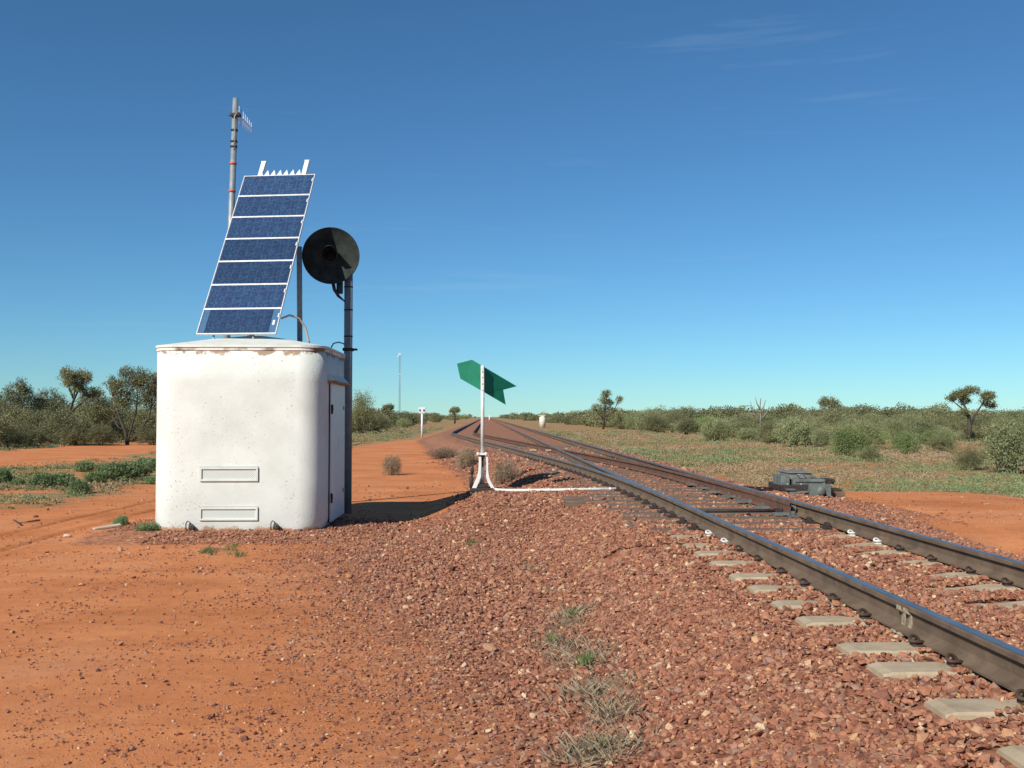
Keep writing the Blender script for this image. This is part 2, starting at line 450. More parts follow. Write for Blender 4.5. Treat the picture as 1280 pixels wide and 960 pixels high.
def ground_mat():
    m, n, l, b = new_mat('red_earth')
    g = n.new('ShaderNodeNewGeometry'); P = g.outputs['Position']
    def attr(nm):
        a = n.new('ShaderNodeAttribute'); a.attribute_name = nm; return a.outputs['Fac']
    # bare earth: broad patches, fine grain, tiny pale and dark grit
    n1 = noise(n, l, 0.55, 5, 0.6, P)
    e = ramp(n, [(0.30, (0.47, 0.160, 0.053)), (0.52, (0.575, 0.212, 0.080)), (0.72, (0.60, 0.260, 0.118))]); l.new(n1.outputs['Fac'], e.inputs['Fac'])
    mpb = n.new('ShaderNodeMapping'); mpb.inputs['Scale'].default_value = (0.35, 2.0, 1.0); mpb.inputs['Rotation'].default_value = (0, 0, 0.12); l.new(P, mpb.inputs['Vector'])
    nb_ = noise(n, l, 1.1, 5, 0.6, mpb.outputs['Vector'])
    eb = mixc(n, l, 0.35, e.outputs['Color'], nb_.outputs['Fac'], 'OVERLAY')
    n2 = noise(n, l, 7, 6, 0.7, P)
    col = mixc(n, l, 0.30, eb, n2.outputs['Fac'], 'OVERLAY')
    n3 = noise(n, l, 110, 3, 0.7, P)
    col = mixc(n, l, 0.40, col, n3.outputs['Fac'], 'OVERLAY')
    v = n.new('ShaderNodeTexVoronoi'); v.inputs['Scale'].default_value = 48; l.new(P, v.inputs['Vector'])
    gd = ramp(n, [(0.10, (1, 1, 1)), (0.16, (0, 0, 0))]); l.new(v.outputs['Distance'], gd.inputs['Fac'])
    sc = n.new('ShaderNodeSeparateColor'); l.new(v.outputs['Color'], sc.inputs[0])
    gs = ramp(n, [(0.55, (0, 0, 0)), (0.60, (1, 1, 1))]); l.new(sc.outputs[1], gs.inputs['Fac'])
    gf = mixc(n, l, 1.0, gd.outputs['Color'], gs.outputs['Color'], 'MULTIPLY')
    gc = ramp(n, [(0.0, (0.12, 0.055, 0.035)), (0.5, (0.30, 0.12, 0.06)), (0.8, (0.52, 0.24, 0.11)), (1.0, (0.62, 0.42, 0.27))]); l.new(sc.outputs[0], gc.inputs['Fac'])
    col = mixc(n, l, gf, col, gc.outputs['Color'])
    # gravel
    vg = n.new('ShaderNodeTexVoronoi'); vg.inputs['Scale'].default_value = 21; l.new(P, vg.inputs['Vector'])
    sg = n.new('ShaderNodeSeparateColor'); l.new(vg.outputs['Color'], sg.inputs[0])
    cg = ramp(n, STONE_STOPS); l.new(sg.outputs[0], cg.inputs['Fac'])
    n4 = noise(n, l, 9, 4, 0.6, P)
    gm = n.new('ShaderNodeMath'); gm.operation = 'MULTIPLY_ADD'; l.new(n4.outputs['Fac'], gm.inputs[0]); gm.inputs[1].default_value = 0.7; gm.inputs[2].default_value = -0.35
    ga = n.new('ShaderNodeMath'); ga.operation = 'ADD'; l.new(gm.outputs[0], ga.inputs[0]); l.new(attr('gravel'), ga.inputs[1])
    gr = ramp(n, [(0.50, (0, 0, 0)), (0.85, (1, 1, 1))]); l.new(ga.outputs[0], gr.inputs['Fac'])
    col = mixc(n, l, gr.outputs['Color'], col, cg.outputs['Color'])
    # plants and litter too small to model, broken up in patches
    n5 = noise(n, l, 0.35, 6, 0.65, P); n6 = noise(n, l, 2.6, 4, 0.7, P)
    litter = ramp(n, [(0.36, (0.33, 0.205, 0.105)), (0.52, (0.265, 0.20, 0.095)), (0.66, (0.155, 0.165, 0.068))]); l.new(n6.outputs['Fac'], litter.inputs['Fac'])
    am = n.new('ShaderNodeMath'); am.operation = 'MULTIPLY_ADD'; l.new(n5.outputs['Fac'], am.inputs[0]); am.inputs[1].default_value = 1.3; am.inputs[2].default_value = -0.65
    ab = n.new('ShaderNodeMath'); ab.operation = 'MULTIPLY_ADD'; l.new(n6.outputs['Fac'], ab.inputs[0]); ab.inputs[1].default_value = 0.9; ab.inputs[2].default_value = -0.45
    a1 = n.new('ShaderNodeMath'); a1.operation = 'ADD'; l.new(am.outputs[0], a1.inputs[0]); l.new(ab.outputs[0], a1.inputs[1])
    a2 = n.new('ShaderNodeMath'); a2.operation = 'ADD'; l.new(a1.outputs[0], a2.inputs[0]); l.new(attr('plants'), a2.inputs[1])
    ar = ramp(n, [(0.38, (0, 0, 0)), (0.62, (1, 1, 1))]); l.new(a2.outputs[0], ar.inputs['Fac'])
    col = mixc(n, l, ar.outputs['Color'], col, litter.outputs['Color'])
    l.new(col, b.inputs['Base Color']); b.inputs['Roughness'].default_value = 0.95; b.inputs['Specular IOR Level'].default_value = 0.15
    h = n.new('ShaderNodeMath'); h.operation = 'MULTIPLY_ADD'; l.new(n2.outputs['Fac'], h.inputs[0]); h.inputs[1].default_value = 1.6; l.new(n3.outputs['Fac'], h.inputs[2])
    h2 = n.new('ShaderNodeMath'); h2.operation = 'MULTIPLY_ADD'; l.new(gf, h2.inputs[0]); h2.inputs[1].default_value = 0.7; l.new(h.outputs[0], h2.inputs[2])
    bp = n.new('ShaderNodeBump'); bp.inputs['Strength'].default_value = 0.55; bp.inputs['Distance'].default_value = 0.02
    l.new(h2.outputs[0], bp.inputs['Height']); l.new(bp.outputs['Normal'], b.inputs['Normal'])
    return m
M['ground'] = ground_mat()

# ------------------------------------------------------------------ the line: where the rails run
GAUGE = 1.505                               # between head centres
RAIL_TOP = EYE - 1.07                       # 0.58
XL, XR = 2.44, 2.44 + GAUGE
XC = (XL + XR) / 2
RAIL_H = 0.165
SLEEPER_TOP = RAIL_TOP - RAIL_H - 0.012
Y0, RT, S1 = 11.8, 140.0, 13.9              # toe of the points, turnout radius, length of the curve
SLOPE = S1 / RT
O1 = S1 * S1 / 2 / RT
S2 = 52.2; RB = 66.0; SB = SLOPE * RB       # where the loop bends back parallel
O2 = O1 + SLOPE * (S2 - S1)
LOOP = O2 + SLOPE * SB / 2
def off(y):
    s = np.asarray(y, dtype=np.float64) - Y0
    o = np.where(s <= 0, 0, np.where(s < S1, s * s / 2 / RT, np.where(s < S2, O1 + SLOPE * (s - S1), 0)))
    t = np.clip(s - S2, 0, SB)
    o = np.where(s >= S2, O2 + SLOPE * t - t * t / 2 / RB, o)
    return o

HUT_Y0, HUT_Y1 = 13.96, 16.36
HUT_X0, HUT_X1 = -4.72, -2.30
BED = SLEEPER_TOP - 0.03

def masks(x, y):
    x = np.asarray(x, dtype=np.float64); y = np.asarray(y, dtype=np.float64)
    d1 = np.abs(x - XC)
    d2 = np.where(y > Y0, np.abs(x - (XC - off(y))), 99)
    d = np.minimum(d1, d2)
    # between the two lines beyond the points the space is filled with ballast
    between = (y > Y0) & (x < XC) & (x > XC - off(y))
    d = np.where(between, np.minimum(d, 0.9), d)
    d = d + (fbm(x * 1.4, y * 1.4, 3) - 0.5) * 0.35
    left = x < XC
    bed = 1 - sstep(np.where(left & (y < 9.8), 1.12, 1.5), np.where(left, 2.8, 2.9), d)
    # level built out for the lever stand
    pad = sstep(-1.3, 0.1, x) * (1 - sstep(2.4, 3.2, x)) * sstep(12.2, 15.2, y) * (1 - sstep(17.6, 21.5, y))
    return d, bed, pad

def height(x, y):
    x = np.asarray(x, dtype=np.float64); y = np.asarray(y, dtype=np.float64)
    d, bed, pad = masks(x, y)
    z = 0.06 * (fbm(x * 0.22, y * 0.22, 5) - 0.5) + 0.025 * (fbm(x * 1.3, y * 1.3, 9) - 0.5)
    far = sstep(40, 200, y)
    z = z * (1 - far) + far * 0.1 * (fbm(x * 0.03, y * 0.03, 31) - 0.5)
    # raised red bank to the right of the line
    bank = sstep(5.2, 6.6, x) * (1 - sstep(8.4, 12.0, x)) * sstep(3.0, 8.0, y) * (1 - sstep(17.5, 22.0, y))
    z = z + 0.26 * bank
    apron = sstep(4.4, 5.0, x) * (1 - sstep(6.0, 7.6, x)) * sstep(9.5, 13.0, y) * (1 - sstep(17.0, 20.0, y))
    z = np.maximum(z, 0.28 * apron)
    bedz = BED + 0.03 * (fbm(x * 1.1, y * 1.1, 66) - 0.42) * sstep(36, 44, y) - 0.008 * sstep(10.0, 10.6, y) * (1 - sstep(20, 30, y))
    base = np.maximum(bed * bedz, pad * 0.335)
    z = np.maximum(z, 0) * (1 - np.maximum(bed, pad)) + np.minimum(z, 0) * (1 - np.maximum(bed, pad)) + base
    # hut stands on a levelled spot
    h = sstep(-6.0, -5.0, x) * (1 - sstep(-2.0, -1.2, x)) * sstep(12.9, 13.7, y) * (1 - sstep(16.6, 17.4, y))
    z = z * (1 - h) + 0.05 * h
    # wheel tracks in the dirt at the left
    for xr in (-6.55, -5.82):
        w = np.exp(-((x - xr - 0.16 * np.sin(y * 0.35)) / 0.062) ** 2) * (1 - sstep(19, 24, y)) * sstep(5, 9, y)
        z = z - 0.085 * w * (1 - h) + 0.02 * np.exp(-((x - xr - 0.17 - 0.16 * np.sin(y * 0.35)) / 0.10) ** 2) * (1 - sstep(19, 24, y)) * (1 - h)
    return z
def zat(x, y): return float(height(np.array([x]), np.array([y]))[0])

def gravel_mask(x, y):
    d, bed, pad = masks(x, y)
    left = x < XC
    g = np.where(left & (y < 14), np.interp(d - 0.28 * np.clip(y - 5.3, 0, 6) * sstep(2.4, 3.4, d), [2.3, 2.8, 3.2, 3.8, 4.5, 5.3], [1, 0.88, 0.72, 0.585, 0.47, 0.30]), 1 - sstep(np.where(left, 2.35, 2.0), np.where(left, 4.2, 2.95), d))
    g = np.maximum(g, pad)
    # gravel round the foot of the hut and spread in front of it towards the line
    hx = np.maximum(np.maximum(HUT_X0 - 0.5 - x, x - 0.4), 0); hy = np.maximum(np.maximum(HUT_Y0 - 0.9 - y, y - 15.4), 0)
    g = np.maximum(g, (1 - sstep(0.0, 0.7, np.hypot(hx, hy))) * 0.78)
    arc = np.exp(-((y - (11.2 - (x + 3.6) * 0.85)) / 0.55) ** 2) * sstep(-4.2, -3.0, x) * (1 - sstep(-0.5, 0.6, x))
    g = np.maximum(g, arc * 0.52)
    ap = sstep(4.2, 5.0, x) * (1 - sstep(5.6, 7.6, x)) * sstep(11, 14, y) * (1 - sstep(16.5, 19, y))
    g = np.maximum(g, ap * 0.75)
    g = np.where(y > 60, np.maximum(g * 0.9, (1 - sstep(2.6, 4.0, d))), g)
    return g

def plants_mask(x, y):
    n = fbm(x * 0.35, y * 0.35, 41) - 0.5
    # field right of the line
    r = sstep(4.9, 6.4, x + n * 2) * 0.60
    bank = sstep(4.9, 5.6, x) * (1 - sstep(9.0, 11.0, x + n * 4)) * (1 - sstep(18.5, 21.5, y + n * 5))
    r = r * (1 - bank * 0.95)
    # strip between the track side and the dirt road on the left, and the scrub beyond the road
    edge = -6.9 + np.clip((y - 42) * 0.07, 0, 2.4)
    s = sstep(0, 1.5, edge - x + n * 2) * sstep(16.2, 18.5, y - (x + 9) * 0.9 * (y < 26) + n * 3)
    road = sstep(-23.5, -21.5, x + n * 2) * (1 - sstep(-16.0, -14.6, x + n * 2)) * (1 - sstep(180, 260, y))
    s = s * (1 - road) * np.where(y < 40, 0.52, 0.56)
    farleft = sstep(58, 75, y) * (1 - sstep(-4.5, -2.5, x - XC + LOOP - 0.5)) * 0.62 * (1 - road)
    return np.maximum(np.maximum(r, s), farleft)

STRAW = [(672, 705, 16, 5), (680, 735, 10, 5), (712, 775, 26, 12), (700, 806, 22, 13), (735, 824, 28, 12), (740, 862, 34, 11), (770, 892, 22, 14), (745, 938, 40, 14), (714, 768, 8, 5)]
def straw_mask(x, y):
    m = np.zeros(np.shape(x))
    for px, py, rx, ry in STRAW:
        c = at_z(px, py, 0.04); ax = rx * c.y / F; ay = max(ry * c.y * c.y / (F * 1.6), 0.10)
        m = np.maximum(m, np.exp(-(((x - c.x) / ax) ** 2 + ((y - c.y) / ay) ** 2) * 0.8))
    return np.clip(m * (0.45 + 1.1 * fbm(np.asarray(x) * 6, np.asarray(y) * 6, 23)), 0, 1)
def build_ground():
    def axis(lo, hi, step, far_lo, far_hi, growth=1.13):
        mid = list(np.arange(lo, hi + 1e-6, step))
        a = []; s = step; v = lo
        while v > far_lo: s *= growth; v -= s; a.append(v)
        b = []; s = step; v = mid[-1]
        while v < far_hi: s *= growth; v += s; b.append(v)
        return np.array(a[::-1] + mid + b)
    xs = axis(-9.0, 9.5, 0.075, -6000, 6000)
    ys = axis(1.5, 24.0, 0.085, -60, 9000, 1.06)
    X, Y = np.meshgrid(xs, ys)
    Z = height(X, Y)
    nx, ny = len(xs), len(ys)
    V = np.stack([X.ravel(), Y.ravel(), Z.ravel()], 1)
    i = np.arange(nx * ny).reshape(ny, nx)
    Fc = np.stack([i[:-1, :-1].ravel(), i[:-1, 1:].ravel(), i[1:, 1:].ravel(), i[1:, :-1].ravel()], 1)
    me = fast_mesh('ground', V, Fc, True)
    add_attr(me, 'gravel', gravel_mask(X, Y).ravel())
    add_attr(me, 'plants', plants_mask(X, Y).ravel())
    tag(obj('ground', me, M['ground']), kind='structure')
build_ground()

# ------------------------------------------------------------------ rails, sleepers
def rail_profile(hw=0.036):
    # half outline of a flat-bottom rail (x, z), z from the rail top downwards; closed, clockwise
    h = RAIL_H
    r = [(hw - 0.010, 0.0), (hw - 0.003, -0.004), (hw, -0.012), (hw, -0.036), (0.012, -0.048), (0.0085, -0.075), (0.0085, -0.115), (0.016, -0.136), (0.070, -h + 0.012), (0.070, -h)]
    return r + [(-x, z) for x, z in reversed(r)]
def make_rail(name, fx, ys, mats, dz=0.0, widths=None, foot=1.0):
    """sweep the rail outline along x = fx(y)"""
    ys = np.asarray(ys, dtype=np.float64)
    xs = np.array([fx(y) for y in ys])
    base = rail_profile()
    n = len(base)
    V = np.zeros((len(ys), n, 3))
    for k, (px, pz) in enumerate(base):
        w = np.ones(len(ys)) if widths is None else np.asarray(widths)
        sc = foot if pz < -0.12 else 1.0
        V[:, k, 0] = xs + px * w * sc; V[:, k, 1] = ys; V[:, k, 2] = RAIL_TOP + dz + pz
    i = np.arange(len(ys) * n).reshape(len(ys), n)
    j = np.roll(i, -1, axis=1)
    Fc = np.stack([i[:-1].ravel(), i[1:].ravel(), j[1:].ravel(), j[:-1].ravel()], 1)
    me = fast_mesh(name, V.reshape(-1, 3), Fc)
    mi = np.zeros((len(ys) - 1, n), dtype=np.int32)
    mi[:, n - 1] = 1; mi[:, 0] = 1; mi[:, n - 2] = 1
    o = obj(name, me, mats)
    me.polygons.foreach_set('material_index', mi.ravel())
    return o
def along(a, b, n0=1.0, g=1.06):
    out = [a]; s = n0
    while out[-1] < b: out.append(out[-1] + s); s *= g if out[-1] > 75 else 1.0
    return out
right_rail = tag(make_rail('rail', lambda y: XR, along(-3, 4000, 1.0), [M['rust'], M['steel']]),
    'long straight brown rail with a bright worn top, the far right one', 'rail', 'running rails')
left_rail_x = lambda y: XL - float(off(y))
stock = tag(make_rail('rail', left_rail_x, along(-3, 4000, 0.8), [M['rust'], M['steel']]),
    'brown rail nearest the camera that bends left past the points into the loop', 'rail', 'running rails')
tip = Y0 + 0.4
yy = along(tip, 4000, 0.6)
ww = [min(1.0, max(0.12, (float(off(y)) + 0.004) / 0.075)) for y in yy]
closure = tag(make_rail('rail', lambda y: XL + 0.036 * (1 - min(1.0, max(0.12, (float(off(y)) + 0.004) / 0.075))), yy, [M['rust'], M['steel']], -0.004, ww, 0.55),
    'straight rail with a tapered blade that starts beside the points lever rod', 'rail', 'running rails')
def curved_x(y):
    s = y - Y0
    gap = 0.115 * (1 - min(1.0, max(0.0, (s - 0.4) / 9.0)))
    return XR - float(off(y)) - gap - 0.036 * (1 - min(1.0, max(0.2, s / 5.0)))
yy = along(tip, 4000, 0.6)
ww = [min(1.0, max(0.3, (y - Y0) / 5.0)) for y in yy]
curved = tag(make_rail('rail', curved_x, yy, [M['rust_red'], M['rust_red']], -0.003, ww, 0.8),
    'rusty red-brown rail crossing from the right rail into the left loop', 'rail', 'running rails')

# light weld collars on the two near rails
def weld(x, y, root):
    mb = MB()
    prof = rail_profile()
    poly = [(px * 1.09 + (0.004 if px > 0 else -0.004), pz * 1.0 - 0.013) for px, pz in prof if pz < -0.01]
    T = Matrix.Translation((x, y - 0.022, RAIL_TOP))
    mb.prism(poly, 0.045, T)
    return mb.build('weld_collar', M['weld'], root)
YW = at_z(1150, 768, RAIL_TOP - 0.06).y
weld(XL, YW, stock); weld(XL, YW + 0.09, stock)
weld(XR, 14.1, right_rail)

# concrete sleepers with spring clips
def clip_mesh():
    mb = MB()
    pts = [(0.015, -0.055, 0.015), (0.05, -0.050, 0.055), (0.085, -0.035, 0.062), (0.108, -0.005, 0.045), (0.095, 0.028, 0.038), (0.055, 0.032, 0.040), (0.028, 0.010, 0.030), (0.04, -0.012, 0.014), (0.085, -0.012, 0.010)]
    P = []
    for i in range(len(pts) - 1):           # rounded by interpolation
        for t in (0, 0.33, 0.66):
            a, b = Vector(pts[i]), Vector(pts[i + 1]); p0 = Vector(pts[max(i - 1, 0)]); p3 = Vector(pts[min(i + 2, len(pts) - 1)])
            P.append(0.5 * ((2 * a) + (b - p0) * t + (2 * p0 - 5 * a + 4 * b - p3) * t * t + (3 * a - p0 - 3 * b + p3) * t ** 3))
    P.append(Vector(pts[-1]))
    mb.tube(P, 0.0115, 8)
    mb.box((0.062, -0.012, 0.006), (0.062, 0.075, 0.03), bevel=0.006)
    return mb.mesh('rail_clip')
CLIP = clip_mesh()
CLIP.transform(Matrix.Diagonal((0.85, 0.85, 0.80, 1))); CLIP.materials.append(M['clip_iron'])
CLIP_W = CLIP.copy(); CLIP_W.materials.clear(); CLIP_W.materials.append(M['white_paint'])

def sleeper_mesh():
    mb = MB()
    prof = [(-1.25, -0.012), (-1.2, 0.0), (-0.55, 0.0), (-0.3, -0.028), (0.3, -0.028), (0.55, 0.0), (1.2, 0.0), (1.25, -0.012)]
    bm = mb.bm
    rows = []
    for x, z in prof:
        rows.append([bm.verts.new((x, -0.128, z - 0.20)), bm.verts.new((x, -0.108, z - 0.012)), bm.verts.new((x, -0.098, z)), bm.verts.new((x, 0.098, z)), bm.verts.new((x, 0.108, z - 0.012)), bm.verts.new((x, 0.128, z - 0.20))])
    for a, b in zip(rows, rows[1:]):
        for k in range(5): bm.faces.new((a[k], b[k], b[k + 1], a[k + 1]))
        bm.faces.new((a[5], b[5], b[0], a[0]))
    bm.faces.new(rows[0]); bm.faces.new(list(reversed(rows[-1])))
    return mb.mesh('sleeper')
SLEEPER = sleeper_mesh(); SLEEPER.materials.append(M['concrete'])
BODY = SLEEPER
def sleeper(y, xc, rz=0.0, clips=None, name='concrete_sleeper', dz=0.0):
    if clips is None:
        o = bpy.data.objects.new(name, BODY); COL.objects.link(o)
        o.location = (xc, y, SLEEPER_TOP + dz); o.rotation_euler = (0, 0, rz); return o
    root = bpy.data.objects.new(name, BODY); COL.objects.link(root)
    root.location = (xc, y, SLEEPER_TOP); root.rotation_euler = (0, 0, rz)
    for rx in (XL - XC, XR - XC):
        for sgn in (-1, 1):
            c = bpy.data.objects.new('rail_clip', CLIP_W if clips == (rx > 0, sgn > 0) else CLIP); COL.objects.link(c)
            c.parent = root; c.location = (rx + sgn * 0.040, 0, 0.0); c.rotation_euler = (0, 0, 0 if sgn > 0 else math.pi)
    return root

KS = [149, 159.6, 169, 182, 198, 213, 233, 253, 288, 313, 362, 424]
SL_Y = [F * (EYE - SLEEPER_TOP) / k for k in KS]
SL_Y += [SL_Y[-1] - 0.63 * (i + 1) for i in range(5)]
ordinal = ['third', 'fourth', 'fifth', 'sixth', 'seventh', 'eighth', 'ninth', 'tenth', 'eleventh', 'twelfth', 'thirteenth', 'fourteenth', 'fifteenth', 'sixteenth', 'seventeenth']
SL_TILT = []
for i, y in enumerate(SL_Y):
    rz = random.uniform(-0.012, 0.012)
    SL_TILT.append(rz)
    # a sleeper is its concrete body with four spring clips; two have the white painted clips
    root = sleeper(y, XC, rz, clips=True)
    if i < 2:
        for c in root.children:
            lx = c.location.x
            if (lx < 0 and lx < XL - XC) or (0 < lx < XR - XC): c.data = CLIP_W; c['label'] = 'white painted spring clip'
        lab = ['pale concrete sleeper with white clips right next to the dark timbers', 'pale concrete sleeper with white clips, one place nearer than its twin'][i]
    else:
        lab = f'pale concrete sleeper in red ballast, {ordinal[i - 2]} in line counted from the dark timbers'
    tag(root, lab, 'sleeper', 'near concrete sleepers')

# timber bearers under the points
def bearer(y, x0, x1, label):
    mb = MB()
    L = x1 - x0
    mb.box((0, 0, -0.075), (L, 0.23, 0.15), bevel=0.012)
    o = mb.build('timber_bearer', M['timber'])
    o.location = ((x0 + x1) / 2, y, SLEEPER_TOP - 0.004 + random.uniform(-0.006, 0.006)); o.rotation_euler = (0, 0, random.uniform(-0.012, 0.012))
    return tag(o, label, 'sleeper', 'timber bearers under the points')
BEARERS = []
y = SL_Y[0] + 0.66
CHAIR = MB().box((0, 0, 0.012), (0.36, 0.16, 0.02), bevel=0.004).box((0.12, 0, 0.045), (0.05, 0.10, 0.07), bevel=0.01).box((-0.12, 0, 0.04), (0.05, 0.09, 0.06), bevel=0.01).mesh('rail_chair')
CHAIR.materials.append(M['iron_dark'])
CHAIR_G = CHAIR.copy(); CHAIR_G.materials.clear(); CHAIR_G.materials.append(M['grey_machine'])
while y < 43:
    o_ = float(off(y))
    x0 = XC - o_ - 1.38 + random.uniform(-0.14, 0.06); x1 = XC + 1.3 + random.uniform(-0.05, 0.1)
    if 14.4 < y < 15.9: x0 = XC - 2.0
    far_lab = 'dark timber bearer under the spreading rails beyond the points' if y > 17 else 'dark timber bearer beside the start of the points'
    b = bearer(y, x0, x1, far_lab)
    b['group'] = 'far timber bearers' if y > 17 else 'near timber bearers'
    if y < 30:
        for rx, me in ((XL - o_, CHAIR), (XR, CHAIR_G if 12 < y < 19 else CHAIR)):
            c = bpy.data.objects.new('rail_chair', me); COL.objects.link(c); c.parent = b
            c.location = (rx - (x0 + x1) / 2, 0, 0.002)
    BEARERS.append((y, x0, x1))
    y += 0.63
# concrete sleepers beyond
yb = y
i = 0
while yb < 85:
    tag(sleeper(yb, XC, dz=-0.033), 'half-buried concrete sleeper of the straight line beyond the points', 'sleeper', 'sleepers of the far straight line')
    if yb > 46:
        dx = (float(off(yb + 0.1)) - float(off(yb - 0.1))) / 0.2
        tag(sleeper(yb, XC - float(off(yb)), math.atan(dx), dz=-0.033), 'half-buried concrete sleeper of the left-hand loop line', 'sleeper', 'sleepers of the loop line')
    yb += 0.68

# grey plates and rod in the points
mb = MB()
for k in range(7):
    yk = Y0 + 0.5 + k * 0.9
    mb.box((XR - 0.20, yk, SLEEPER_TOP + 0.03), (0.26, 0.14, 0.03), bevel=0.005)
    mb.box((XR - 0.07, yk + 0.05, SLEEPER_TOP + 0.09), (0.05, 0.10, 0.08), bevel=0.008)
tag(mb.build('slide_plate', M['grey_machine']), 'row of grey slide plates along the inner foot of the right rail', 'rail plates')
mb = MB()
mb.tube([(XL + 0.05, Y0 + 0.75, SLEEPER_TOP + 0.045), (XR - 0.16, Y0 + 0.75, SLEEPER_TOP + 0.045)], 0.022, 8)
mb.box((XL + 0.09, Y0 + 0.75, SLEEPER_TOP + 0.05), (0.09, 0.10, 0.06), bevel=0.008)
mb.box((XR - 0.2, Y0 + 0.75, SLEEPER_TOP + 0.05), (0.09, 0.10, 0.06), bevel=0.008)
tag(mb.build('stretcher_rod', M['iron_dark']), 'dark rod lying across between the two point blades', 'rod')

# white painted blocks of the crossing
yf = Y0 + S1 + (GAUGE - O1) / SLOPE
mb = MB()
mb.box((XL - 0.75, yf + 1.2, SLEEPER_TOP + 0.06), (0.24, 0.22, 0.06), bevel=0.015)
mb.box((XL - 0.22, yf + 0.9, SLEEPER_TOP + 0.06), (0.20, 0.20, 0.06), bevel=0.015)
tag(mb.build('painted_block', M['concrete']), 'pale blocks lying where the rails cross', 'block')

# ------------------------------------------------------------------ crushed rock
def icosa():
    t = (1 + 5 ** 0.5) / 2
    v = np.array([(-1, t, 0), (1, t, 0), (-1, -t, 0), (1, -t, 0), (0, -1, t), (0, 1, t), (0, -1, -t), (0, 1, -t), (t, 0, -1), (t, 0, 1), (-t, 0, -1), (-t, 0, 1)], dtype=np.float64)
    v /= np.linalg.norm(v[0])
    f = np.array([(0, 11, 5), (0, 5, 1), (0, 1, 7), (0, 7, 10), (0, 10, 11), (1, 5, 9), (5, 11, 4), (11, 10, 2), (10, 7, 6), (7, 1, 8), (3, 9, 4), (3, 4, 2), (3, 2, 6), (3, 6, 8), (3, 8, 9), (4, 9, 5), (2, 4, 11), (6, 2, 10), (8, 6, 7), (9, 8, 1)])
    return v, f
IV, IF = icosa()
def rotmats(n, tilt=math.pi):
    q = rng.normal(size=(n, 4)); q /= np.linalg.norm(q, axis=1, keepdims=True)
    w, x, y, z = q.T
    return np.stack([np.stack([1 - 2 * (y * y + z * z), 2 * (x * y - z * w), 2 * (x * z + y * w)], -1),
                     np.stack([2 * (x * y + z * w), 1 - 2 * (x * x + z * z), 2 * (y * z - x * w)], -1),
                     np.stack([2 * (x * z - y * w), 2 * (y * z + x * w), 1 - 2 * (x * x + y * y)], -1)], 1)
def tilted(n):
    """any heading, lying within about forty degrees of flat"""
    a = rng.uniform(0, 2 * math.pi, n); b = rng.normal(0, 0.55, n); c = rng.uniform(0, 2 * math.pi, n)
    Z = lambda t: np.stack([np.stack([np.cos(t), -np.sin(t), 0 * t], -1), np.stack([np.sin(t), np.cos(t), 0 * t], -1), np.stack([0 * t, 0 * t, 1 + 0 * t], -1)], 1)
    Xr = np.stack([np.stack([1 + 0 * b, 0 * b, 0 * b], -1), np.stack([0 * b, np.cos(b), -np.sin(b)], -1), np.stack([0 * b, np.sin(b), np.cos(b)], -1)], 1)
    return Z(a) @ Xr @ Z(c)
def stones_mesh(name, P, R, tint):
    n = len(P)
    V = np.repeat(IV[None], n, 0)
    V = V * rng.uniform(0.62, 1.18, size=(n, 12, 1))
    # chip: clamp along random axes so flat faces and sharp edges appear
    for _ in range(5):
        a = rng.normal(size=(n, 1, 3)); a /= np.linalg.norm(a, axis=2, keepdims=True)
        d = (V * a).sum(2, keepdims=True)
        lim = rng.uniform(0.30, 0.65, size=(n, 1, 1))
        V = V - a * np.maximum(d - lim, 0)
    sc = rng.uniform(0.7, 1.3, size=(n, 1, 3)); sc[:, :, 2] *= 0.64
    V = V * sc * R[:, None, None]
    V = np.einsum('nij,nkj->nki', tilted(n), V)
    V = V + P[:, None, :]
    Fc = (IF[None] + (np.arange(n) * 12)[:, None, None]).reshape(-1, 3)
    me = fast_mesh(name, V.reshape(-1, 3), Fc)
    add_attr(me, 'tint', np.repeat(tint, 12))
    return me
def in_view(x, y, margin=1.2):
    a = (x * math.cos(PSI) - y * math.sin(PSI)); b = np.maximum(x * math.sin(PSI) + y * math.cos(PSI), 0.05)
    return np.abs(a) < 0.52 * b + margin
def scatter(x0, x1, y0, y1, dens):
    n = int((x1 - x0) * (y1 - y0) * dens)
    return rng.uniform(x0, x1, n), rng.uniform(y0, y1, n)

def exposed(x, y):
    """1 where a sleeper's face is bare of stones"""
    e = np.zeros_like(x)
    for i, ys in enumerate(SL_Y):
        dy = y - ys - (x - XC) * math.sin(SL_TILT[i])
        r = random.Random(i * 13 + 1)
        l1 = r.uniform(2.27, 2.46); r0 = r.uniform(2.95, 3.35)
        half = np.where(x < XC, 0.145 * np.clip((l1 - x) / 0.22, 0.0, 1.0), 0.135 * np.clip((x - r0) / 0.45, 0.0, 1.0))
        half = half + (vnoise(x * 14, y * 14, i) - 0.5) * 0.045
        inx = (x > XC - 1.30) & (x < XR - 0.02)
        e = np.where(inx & (np.abs(dy) < half), 1, e)
        clipz = ((np.abs(x - XL) < 0.15) | (np.abs(x - XR) < 0.15)) & (np.abs(dy) < 0.075)
        e = np.where(clipz, 1, e)
    for (yb_, x0, x1) in BEARERS:
        dy = np.abs(y - yb_)
        hid = (vnoise(x * 3.0, y * 5.0, 77) > 0.62) | ((yb_ > 13.2) & (x < XL - off(y) - 0.12) & (vnoise(x * 4, y * 4, 78) > 0.22))
        e = np.where((x > x0 - 0.05) & (x < x1 + 0.05) & (dy < 0.105) & ~hid, 1, e)
    return e
def near_rail(x, y):
    o = off(y)
    m = np.minimum.reduce([np.abs(x - XL), np.abs(x - XR), np.abs(x - XL + o), np.abs(x - XR + o)])
    return m

